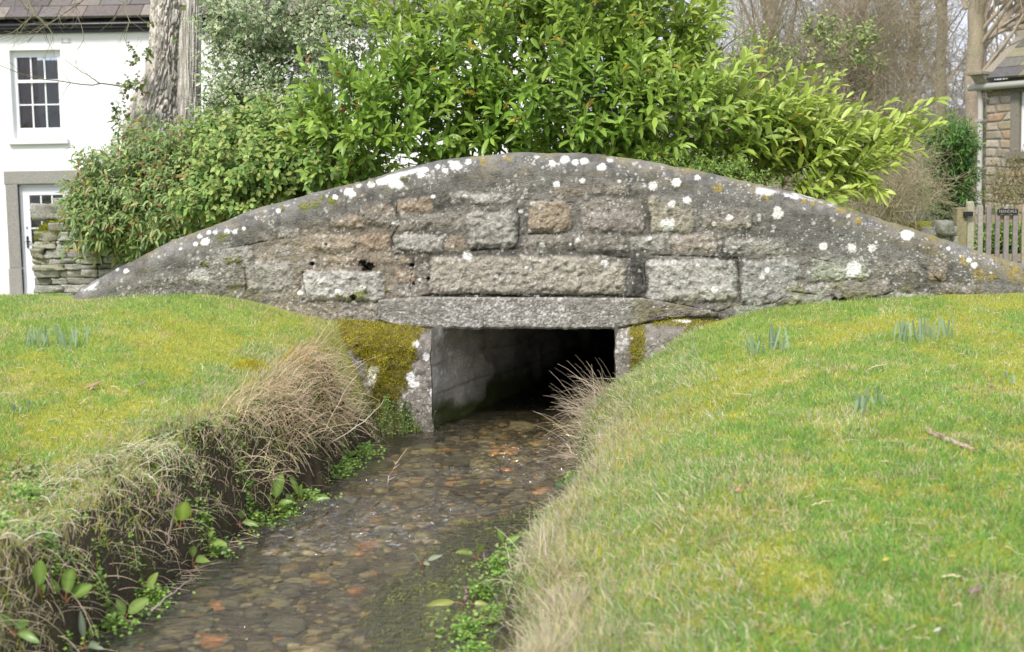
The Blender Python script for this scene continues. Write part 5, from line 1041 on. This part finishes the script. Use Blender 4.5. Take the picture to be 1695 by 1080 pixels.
# ================================================================= SMALL PLANTS AND LITTER
def on_ground(px, py):
    """point of the ground seen at a photo position"""
    d = ray(px, py); t = np.linspace(2.5, 13, 4000); P = EYE+t[:, None]*d/d[1]; z = np.maximum(zt(P[:, 0], P[:, 1]), 0); k = np.argmax(P[:, 2] < z); return P[k]
def daff(px, py, wpx, hpx, n, label, group='clumps of young daffodil leaves on the lawn'):
    g = on_ground(px, py); s_ = g[1]/FPX; x = g[0]+rng.uniform(-.5, .5, n)*wpx*s_; y = g[1]+rng.normal(size=n)*.05; p = np.stack([x, y, zt(x, y)-.005], 1)
    d = nrm(np.stack([rng.normal(size=n)*.16, rng.normal(size=n)*.16, np.ones(n)], 1)); hgt = hpx*s_*rng.uniform(.4, 1.15, n)
    V, F, C = leafset(p, d, nrm(np.stack([rng.normal(size=n)*.5, -np.ones(n), 0*x], 1)), hgt, rng.uniform(.008, .014, n), (np.array([(0, -.4, 0), (0, .4, 0), (.5, -.5, .01), (.5, .5, .01), (.9, -.4, .02), (.9, .4, .02), (1, 0, .02)]), np.array([(0, 1, 3), (0, 3, 2), (2, 3, 5), (2, 5, 4), (4, 5, 6)]), np.zeros(7)), np.array([.28, .38, .24])*rng.uniform(.7, 1.2, (n, 1)), rng.uniform(0, .15, n))
    root = thing('daffodil_clump', label, 'daffodils', tuple(g), group=group); mk('leaves', V, F, m_dull, root, C)
for a in ((93, 572, 95, 38, 24, 'wide clump of blue-green daffodil shoots on the left lawn'), (36, 682, 30, 24, 8, 'small low tuft of daffodil shoots near the left edge of the lawn'),
          (1272, 582, 70, 40, 22, 'loose daffodil clump in front of the bridge, right of the culvert'), (1532, 561, 96, 42, 42, 'densest daffodil clump, below the right end of the parapet'),
          (1420, 684, 18, 42, 8, 'left of three thin daffodil tufts in the middle of the right lawn'), (1447, 668, 12, 34, 6, 'middle of three thin daffodil tufts in the right lawn'), (1468, 672, 7, 24, 3, 'smallest and rightmost of three thin daffodil tufts'),
          (1662, 628, 34, 16, 9, 'short daffodil tips near the right edge of the lawn'), (1513, 680, 6, 12, 3, 'tiny green shoot above the fallen stick')): daff(*a)
# fallen stick on the right lawn
A_, B_ = on_ground(1540, 722), on_ground(1612, 750); pts = np.array([A_+(B_-A_)*u+np.array([0, 0, .012-.0*u])+np.array([0, -.015, 0])*math.sin(u*math.pi)+rng.normal(size=3)*.0015 for u in np.linspace(0, 1, 14)])
st = thing('fallen_stick', 'short curved pale barked stick lying on the right lawn', 'stick', tuple(A_)); Rr = .0095*(1+.12*rng.normal(size=14)); V, F = tubes(pts[None], Rr[None], 12); f = fbm(V[:, 0]*160, V[:, 1]*160, 0, 3, 3); C = mixc(np.tile(np.array([.50, .38, .32]), (len(V), 1)), [.20, .13, .10], ss(.5, .65, f)); mk('bark', V, F, m_bark, st, C)
for e, o2 in ((0, 1), (13, 12)):
    dd = nrm(pts[e]-pts[o2]); V, F = tubes(np.array([[pts[e]-dd*.002, pts[e]+dd*.0035, pts[e]+dd*.004]]), np.array([[.009, .0088, .0002]]), 12); mk('cut_end', V, F, m_wood, st, C=np.array([.38, .22, .14]))
def twig(name, label, catg, pts, r, col, side=(), group=None):
    P = np.array([sweep(pts, 12)]); P[0, 1:-1] += rng.normal(size=(10, 3))*r*.6; lv = [(P, np.array([np.linspace(r, r*.4, 12)]))]; V, F = tubes(*lv[0], 7); root = thing(name, label, catg, tuple(pts[0]), group=group); mk('stem', V, F, m_twig, root, barkcol(V, col))
    for t_, dx, dz, l in side:
        i = int(t_*11); b0 = P[0, i]; Q = np.array([[b0, b0+np.array([dx*.5, 0, dz*.4])*l, b0+np.array([dx, -.1, dz])*l]]); V, F = tubes(Q, np.array([[r*.6, r*.5, r*.3]]), 5); mk('side_shoot', V, F, m_twig, root, barkcol(V, col))
wb = on_z(640, 803, 0.); twig('standing_twig', 'pale pinkish twig standing up out of the stream', 'twig', [wb-np.array([0, 0, .05]), wb+np.array([.015, 0, .05]), on_y(655, 770, wb[1]), on_y(673, 743, wb[1])], .0032, (.62, .46, .38), ((.35, 1, .5, .04), (.6, 1, .7, .03), (.72, -.5, 1, .02)))
def yy(px, py, Y): return on_y(px, py, Y)
twig('dead_twig', 'long bowed pale stem leaning across the left bank towards the abutment', 'twig', [yy(528, 748, 7.8), yy(560, 725, 7.8), yy(600, 700, 7.85), yy(627, 675, 7.9), yy(636, 661, 7.9)], .0035, (.66, .58, .48), ((.1, -1, .2, .06),))
twig('dead_twig', 'thin straight grey stem slanting up behind the bowed one', 'twig', [yy(505, 775, 7.6), yy(525, 740, 7.65), yy(548, 690, 7.7), yy(575, 640, 7.8), yy(592, 622, 7.9)], .003, (.55, .45, .36))
twig('dead_twig', 'short thick pale stalk lying on the brown heap', 'twig', [yy(446, 730, 7.2), yy(470, 730, 7.2), yy(494, 732, 7.2)], .0045, (.66, .58, .46))
twig('dead_twig', 'brown snapped stem in the heap nearest the abutment', 'twig', [yy(565, 682, 8.3), yy(590, 692, 8.25), yy(618, 703, 8.2)], .004, (.52, .36, .26))
twig('dead_twig', 'dark grey upright dead stalk behind the dock leaves', 'twig', [yy(277, 902, 5.35), yy(285, 860, 5.4), yy(293, 815, 5.4), yy(300, 800, 5.4)], .005, (.22, .17, .15))
twig('dead_twig', 'short brown upright stub above the lobed leaf', 'twig', [yy(262, 830, 5.5), yy(266, 800, 5.5), yy(269, 782, 5.5)], .005, (.38, .26, .2))
twig('dead_twig', 'tall dark purple stalk near the left edge of the bank', 'twig', [yy(48, 945, 4.8), yy(52, 905, 4.8), yy(57, 868, 4.8)], .0055, (.20, .14, .13))
twig('dead_twig', 'leaning black stalk beside the broad dock leaf', 'twig', [yy(78, 985, 4.7), yy(84, 940, 4.7), yy(93, 905, 4.7)], .0045, (.12, .09, .09))
twig('dead_twig', 'grey twig with a curled brown seed head over the water', 'twig', [yy(250, 1012, 4.9), yy(280, 985, 4.95), yy(305, 968, 5.0), yy(318, 955, 5.0)], .0035, (.30, .25, .22), ((.8, .5, .6, .03), (.95, 1, .2, .02), (.95, .2, 1, .02)))
twig('dead_twig', 'pale twig jutting left from the right bank into the dark culvert mouth', 'twig', [yy(1000, 678, 8.6), yy(985, 662, 8.6), yy(968, 652, 8.6), yy(950, 645, 8.6)], .0035, (.50, .38, .33), ((.9, -.2, 1, .03),))
twig('dead_twig', 'level grey stem lying across the right jamb', 'twig', [yy(1050, 644, 8.7), yy(1020, 628, 8.7), yy(985, 626, 8.7)], .003, (.52, .44, .38))
for a, b_, c_, e_, lb in ((958, 700, 985, 735, 'thick pale stub at the foot of the right jamb'), (937, 720, 968, 725, 'thin level stalk over the water on the right'), (938, 735, 962, 765, 'split grey stalk below the level one on the right')): twig('dead_twig', lb, 'twig', [yy(a, b_, 7.9), yy((a+c_)/2, (b_+e_)/2+2, 7.85), yy(c_, e_, 7.8)], .0035, (.66, .56, .46))
for a, b_, c_, e_, lb in ((892, 930, 896, 868, 'left of the tall straw stalks rising from the cress'), (905, 930, 899, 866, 'straw stalk crossing behind its neighbour'), (914, 915, 915, 865, 'right of the tall straw stalks rising from the cress'), (878, 950, 861, 905, 'pale stalk leaning left out of the cress'), (846, 940, 837, 898, 'thin tan stalk rising from the middle of the cress'), (772, 1000, 772, 972, 'purple cut stub between the dock leaves'), (803, 935, 801, 912, 'short purple stub at the far edge of the cress')):
    g_ = on_ground(a, b_); twig('dead_twig', lb, 'twig', [g_, yy((a+c_)/2, (b_+e_)/2, g_[1]), yy(c_, e_, g_[1])], .0032 if 'purple' not in lb else .006, (.62, .54, .42) if 'purple' not in lb else (.30, .18, .20), group='cut stalks on the right bank')
# docks ------------------------------------------------------------------
DL = (np.array([(0, -.04, 0), (0, .04, 0), (.1, -.3, .02), (.1, 0, 0), (.1, .3, .02), (.35, -.5, .05), (.35, 0, .0), (.35, .5, .05), (.65, -.44, .04), (.65, 0, -.02), (.65, .44, .04), (.9, -.2, 0), (.9, 0, -.04), (.9, .2, 0), (1, 0, -.06)], float),
      np.array([(0, 3, 2), (0, 1, 3), (1, 4, 3), (2, 3, 6), (2, 6, 5), (3, 4, 7), (3, 7, 6), (5, 6, 9), (5, 9, 8), (6, 7, 10), (6, 10, 9), (8, 9, 12), (8, 12, 11), (9, 10, 13), (9, 13, 12), (11, 12, 14), (12, 13, 14)]), np.array([.2, .2, 1, 0, 1, 1, 0, 1, 1, 0, 1, 1, .3, 1, 1.]))
def dock(px, py, leaves, label, col=(.26, .42, .07)):
    """leaves: (dpx, dpy, length px, width px) tip offsets from the root"""
    g = on_ground(px, py) if zt(*on_z(px, py, 0.)[:2]) > -.2 else on_z(px, py, 0.); s_ = g[1]/FPX; root = thing('dock_plant', label, 'plant', tuple(g)); 
    for dx, dy, l, w_ in leaves:
        a0 = np.array([dx*s_, -.02, -dy*s_]); d = nrm(a0[None]+rng.normal(size=(1, 3))*.01)[0]; st0 = g+a0*.35; 
        V, F, C = leafset(st0[None], d[None], nrm(np.array([[rng.normal()*.3, -.9, .6]])), np.array([l*s_*1.3]), np.array([w_*s_*1.02]), DL, np.array([[np.array(col)*.9+.05, np.array(col)*rng.uniform(.5, .85)]]), np.array([rng.uniform(.1, .5)])); V = V+.004*(fbm(V[:, :1]*60, V[:, 1:2]*60, V[:, 2:]*60, 2, 3)-.5)*2; lf = mk('leaf', V, F, m_leaf, root, C)
        md = lf.modifiers.new('s', 'SUBSURF'); md.levels = 1; md.render_levels = 1
        P = np.array([[g-np.array([0, 0, .02]), g+a0*.2, st0+d*.004]]); V, F = tubes(P, np.array([[.0035, .0028, .002]]), 6); mk('leaf_stalk', V, F, m_dull, root, C=np.array([.45, .22, .12]))
dock(452, 842, [(-22, -45, 42, 18), (14, -52, 46, 20), (-5, -30, 30, 14), (28, -20, 24, 12)], 'dock with two upright pale green leaves on red stalks at the water edge')
dock(497, 835, [(-8, -50, 44, 12), (6, -30, 30, 14), (30, -12, 34, 16), (-20, -14, 26, 14)], 'grey green dock drooping over the water right of the upright one')
dock(298, 875, [(8, -38, 34, 30), (-14, -34, 30, 26), (-4, -10, 30, 20)], 'bright lobed leaf plant in front of the dark stalk', (.34, .52, .04))
dock(108, 995, [(10, -40, 52, 34), (34, -22, 40, 24), (-22, -40, 40, 26), (-4, 22, 34, 26)], 'broad leaved dock with the largest leaf at lower left')
dock(66, 985, [(4, -46, 52, 26), (-22, -30, 40, 22), (16, -10, 34, 18)], 'upright dock standing left of the broad leaved one')
dock(205, 1025, [(26, -34, 40, 24), (-20, -26, 36, 20), (4, -20, 34, 18), (-36, -4, 30, 16)], 'dock on the muddy ledge at the near left water edge', (.30, .44, .10))
dock(318, 935, [(8, -40, 36, 14), (-14, -40, 38, 12), (20, -16, 30, 16), (-30, -10, 28, 12)], 'ragged dock with red stalks half way down the left bank', (.28, .42, .08))
dock(140, 1072, [(0, -46, 46, 12), (20, -14, 30, 14), (-26, -10, 30, 14)], 'dull grey narrow dock leaf at the bottom edge of the stream', (.22, .28, .18))
dock(938, 812, [(-12, -14, 26, 18), (10, -22, 26, 18), (22, -6, 24, 16)], 'round leaved blue-green plant overhanging the right water edge', (.20, .36, .14))
dock(698, 935, [(30, -22, 26, 9), (-8, -24, 24, 7), (6, -8, 14, 8)], 'little dock with a red crown standing in the shallow weed', (.34, .38, .24))
dock(775, 1000, [(-66, -14, 56, 20), (12, 26, 48, 26), (-20, 26, 34, 20), (30, -4, 30, 16)], 'yellowing dock spread over the weed beside a purple stub', (.36, .40, .06))
dock(790, 925, [(-22, -22, 30, 14), (-24, 10, 34, 14), (8, -26, 26, 14)], 'olive dock leaves at the top of the cress bed', (.28, .36, .07))
dock(835, 905, [(-6, -24, 26, 16), (14, -16, 24, 14)], 'small bright dock beside the far edge of the cress bed', (.28, .46, .08))
dock(395, 868, [(-12, -30, 28, 12), (12, -26, 28, 13), (22, -8, 24, 12)], 'small dock tucked into the bank between the two larger groups', (.26, .42, .08))
dock(345, 905, [(-14, -26, 28, 14), (6, -34, 30, 12), (20, -12, 26, 14)], 'small dock just upstream of the ragged red stalked one', (.32, .46, .09))
dock(240, 985, [(-16, -26, 32, 18), (14, -30, 34, 16)], 'two leaved dock beside the grey twig over the water', (.36, .50, .10))
dock(20, 1050, [(-6, -40, 44, 26), (24, -28, 38, 22), (34, -4, 34, 18)], 'dock in the bottom left corner among the cress', (.24, .40, .08))
dock(575, 762, [(-10, -18, 20, 10), (10, -18, 20, 10), (2, -10, 16, 9)], 'smallest dock where the cress fringe nears the bowed stem', (.26, .44, .10))
# watercress and chickweed carpets ---------------------------------------
def cress(name, label, pts, n, sz, cols, hmax, seed, flatz=None):
    pts = np.array(pts, float); k = rng.integers(0, len(pts), n); r = np.abs(rng.normal(size=n))*.55; th = rng.uniform(0, 6.28, n)
    px_ = pts[k, 0]+np.cos(th)*r*pts[k, 2]; py_ = pts[k, 1]+np.sin(th)*r*pts[k, 3]; g = on_z(px_, py_, 0.); x, y = g[:, 0], g[:, 1]
    # scattered across the plan of the bank foot
    z0 = np.maximum(zt(x, y), 0.002); cl = fbm(x*16, y*16, 0, 3, seed); kk = cl > .40; x, y, z0, cl = x[kk], y[kk], z0[kk], cl[kk]; n = len(x)
    p = np.stack([x, y, z0+rng.uniform(0, 1, n)*hmax*ss(.4, .62, cl)], 1); cc = np.array(cols)[rng.integers(0, len(cols), n)]*rng.uniform(.65, 1.25, (n, 1))
    d = nrm(np.stack([rng.normal(size=n), rng.normal(size=n), rng.uniform(-.2, .6, n)], 1)); V, F, C = leafset(p, d, nrm(rvec(n)*.5+np.array([0, -.5, 1.])), rng.uniform(.6, 1.2, n)*sz, rng.uniform(.6, 1.1, n)*sz*.85, LEAF6, cc)
    m_ = n//5; q = p[:m_]; Q = np.stack([q*[1, 1, 0]+np.array([0, 0, 0])+np.stack([0*z0[:m_], 0*z0[:m_], z0[:m_]-.02], 1), q], 1); Q = np.stack([Q[:, 0], Q.mean(1)+rng.normal(size=(m_, 3))*.006, Q[:, 1]], 1); V2, F2 = tubes(Q, np.full((m_, 3), .0012), 3)
    V, F, C = cat([(V, F, C), (V2, np.concatenate([F2[:, [0, 1, 2]], F2[:, [0, 2, 3]]]), np.tile(np.array([.24, .24, .1]), (len(V2), 1)))])
    tag(mk(name, V, F, m_leaf, C=C), kind='stuff', label=label, cat='water plants')
CG = [(.20, .38, .05), (.30, .48, .08), (.12, .26, .04), (.24, .34, .07)]
cress('watercress', 'bright small-leaved cress fringing the left water edge', [(100, 1060, 70, 22), (180, 1035, 60, 18), (60, 1000, 60, 25), (250, 1000, 40, 14), (350, 915, 40, 12), (420, 870, 36, 14), (500, 830, 45, 12), (470, 855, 30, 10), (560, 785, 34, 12), (600, 752, 36, 14), (570, 770, 30, 14), (20, 1060, 50, 25)], 7200, .019, CG, .06, 3)
cress('bank_weeds', 'small mixed green leaves and chickweed over the face of the left bank', [(30, 1000, 60, 30), (90, 975, 50, 26), (160, 965, 50, 24), (230, 930, 44, 22), (300, 895, 40, 18), (375, 860, 36, 16), (440, 825, 34, 14), (520, 775, 30, 14), (40, 950, 60, 24), (560, 745, 26, 12), (330, 880, 40, 18), (200, 950, 50, 20), (480, 800, 30, 12)], 17000, .019, [(.20, .36, .06), (.30, .42, .10), (.14, .24, .06), (.42, .36, .20), (.30, .20, .12)], .035, 9)
cress('watercress', 'fine leaved green cushion at the foot of the mossy abutment', [(650, 702, 34, 12), (690, 702, 26, 9), (640, 714, 26, 8), (712, 700, 14, 7), (670, 712, 24, 6)], 10000, .013, [(.22, .36, .07), (.12, .22, .05), (.34, .46, .12), (.1, .16, .04)], .20, 4)
cress('watercress', 'cress bed spread over the shallow near right side of the stream', [(800, 985, 34, 24), (770, 1050, 44, 22), (825, 945, 32, 16), (845, 920, 26, 12), (790, 1090, 44, 20), (810, 1030, 30, 22), (905, 888, 20, 8), (950, 850, 10, 10), (945, 800, 9, 10)], 4600, .017, CG, .05, 5)
# trailing weed on the gravel bar
n = 24000; y = rng.uniform(3.6, 7.6, n); x = XL(y)+(XR(y)-XL(y))*rng.uniform(.2, 1.05, n); k = rng.uniform(size=n) < weed(x, y)*.95; x, y = x[k], y[k]; n = len(x)
b0 = np.stack([x, y, -.020+rng.uniform(0, .020, n)+.02*(fbm(x*9, y*9, 0, 3, 4)-.5)], 1); dirw = nrm(np.stack([-.25+rng.normal(size=n)*.35, -1+rng.normal(size=n)*.3, rng.normal(size=n)*.05], 1)); L_ = rng.uniform(.02, .07, n)
P = b0[:, None]+dirw[:, None]*L_[:, None, None]*np.linspace(0, 1, 4)[None, :, None]+rng.normal(size=(n, 4, 3))*.0025; V, F = tubes(P, np.full((n, 4), .0019)*np.linspace(1, .5, 4), 3)
cw = np.array([(.42, .46, .12), (.28, .28, .09), (.40, .46, .12), (.16, .13, .06)])[rng.choice(4, n, p=[.35, .3, .15, .2])]*rng.uniform(.7, 1.2, (n, 1)); tag(mk('trailing_water_weed', V, F, m_dull, C=np.repeat(cw, 12, 0)), kind='stuff', label='olive green weed trailing over the shallow gravel bar', cat='water weed')
# leaf and twig litter on the grass
n = 5200; y = 2.8*(9.2/2.8)**rng.uniform(size=n); x = y*rng.uniform(-.42, .42, n); k = (XL(y)-x > .25) | (x-XR(y) > .2); x, y = x[k], y[k]; n = len(x)
th = rng.uniform(0, 6.28, n); b0 = np.stack([x, y, zt(x, y)+.014], 1); d = np.stack([np.cos(th), np.sin(th), rng.normal(size=n)*.15], 1); L_ = np.exp(rng.normal(size=n)*.6)*.022
P = b0[:, None]+nrm(d)[:, None]*L_[:, None, None]*np.linspace(0, 1, 4)[None, :, None]+rng.normal(size=(n, 4, 3))*.002; V, F = tubes(P, (rng.uniform(.0007, .0018, n)[:, None]*np.ones((1, 4))), 3)
cw = np.array([(.66, .56, .38), (.34, .22, .14), (.5, .4, .25), (.18, .13, .1)])[rng.choice(4, n, p=[.45, .2, .25, .1])]*rng.uniform(.7, 1.2, (n, 1)); tag(mk('lawn_litter', V, F, m_twig, C=np.repeat(cw, 12, 0)), kind='stuff', label='scattered straw and twig litter on the lawns', cat='litter')
# single scraps one can point to
def scrap(name, label, catg, px, py, L_, W_, col, up=.02):
    g = on_ground(px, py); V, F, C = leafset((g+np.array([-L_/2, 0, up]))[None], np.array([[1., .3*rng.normal(), .12]]), np.array([[.1, -.5, 1.]]), np.array([L_]), np.array([W_]), DL, np.array([[np.array(col)*1.1, np.array(col)]]), np.array([-.25])); ob = mk(name, V, F, m_dull, None, C); tag(ob, label, catg); m = ob.modifiers.new('s', 'SOLIDIFY'); m.thickness = .0015
scrap('dead_leaf', 'curled brown dead leaf on the near right lawn by the frame edge', 'leaf', 1615, 992, .045, .02, (.25, .18, .16)); scrap('petal', 'small pink petal on the right lawn near the bank', 'petal', 1222, 822, .022, .014, (.65, .25, .25))
scrap('wood_chip', 'pale wood chip on the near right lawn', 'wood chip', 1552, 1058, .022, .006, (.62, .58, .5)); scrap('pale_scrap', 'tiny white scrap on the left lawn', 'scrap', 162, 763, .012, .01, (.8, .78, .74)); scrap('pale_scrap', 'whitish scrap in the grass at the top of the right bank', 'scrap', 1036, 788, .018, .012, (.8, .74, .7))
scrap('dead_leaf', 'reddish brown folded dead leaf on the left lawn', 'leaf', 155, 648, .09, .02, (.42, .28, .18)); scrap('dead_leaf', 'grey brown dead leaf on the left lawn towards the bank', 'leaf', 235, 644, .06, .022, (.28, .22, .17)); scrap('yellow_leaf', 'yellow fallen leaf in the middle of the right foreground lawn', 'leaf', 1466, 938, .02, .015, (.55, .52, .08))
for a, b_, c_, e_, lb, cl in ((148, 652, 172, 636, 'pale split twig beside the folded leaf on the left lawn', (.6, .5, .36)), (132, 675, 154, 662, 'thin straw twig below the folded leaf', (.62, .54, .36)), (184, 645, 200, 651, 'short buff twig right of the folded leaf', (.64, .54, .38)), (1435, 618, 1470, 609, 'buff stem lying in the upper part of the right lawn', (.6, .52, .3)), (1345, 845, 1380, 838, 'pale straw stem on the right lawn left of centre', (.64, .54, .36)), (0, 658, 26, 659, 'grey stem at the left edge of the lawn', (.45, .4, .3)), (1175, 908, 1215, 898, 'dark thin twig in the right foreground', (.25, .2, .15)), (1560, 965, 1600, 968, 'long straw stem in the near right lawn', (.62, .52, .36))):
    A_, B_ = on_ground(a, b_), on_ground(c_, e_); twig('lawn_twig', lb, 'twig', [A_+[0, 0, .016], (A_+B_)/2+[0, 0, .024], B_+[0, 0, .018]], .003, cl, group='loose twigs on the lawns')
# moss humps at the top of the left bank
for a, b_, w_, lb in ((415, 613, 70, 'low yellow moss hump near the top of the left bank'), (486, 600, 44, 'second yellow moss hump beside the abutment bank')):
    g = on_ground(a, b_); s_ = g[1]/FPX; n = 3500; r = np.sqrt(rng.uniform(size=n)); th = rng.uniform(0, 6.28, n); x = g[0]+r*np.cos(th)*w_/2*s_; y = g[1]+r*np.sin(th)*.10; p = np.stack([x, y, zt(x, y)+.045*(1-r**2)], 1)
    V, F, C = leafset(p, nrm(np.stack([rng.normal(size=n)*.5, rng.normal(size=n)*.5, np.ones(n)], 1)), rvec(n), rng.uniform(.01, .02, n), np.full(n, .004), BLADE, np.array([.50, .46, .05])*rng.uniform(.6, 1.2, (n, 1))); tag(mk('moss_hump', V, F, m_moss, C=C), lb, 'moss')
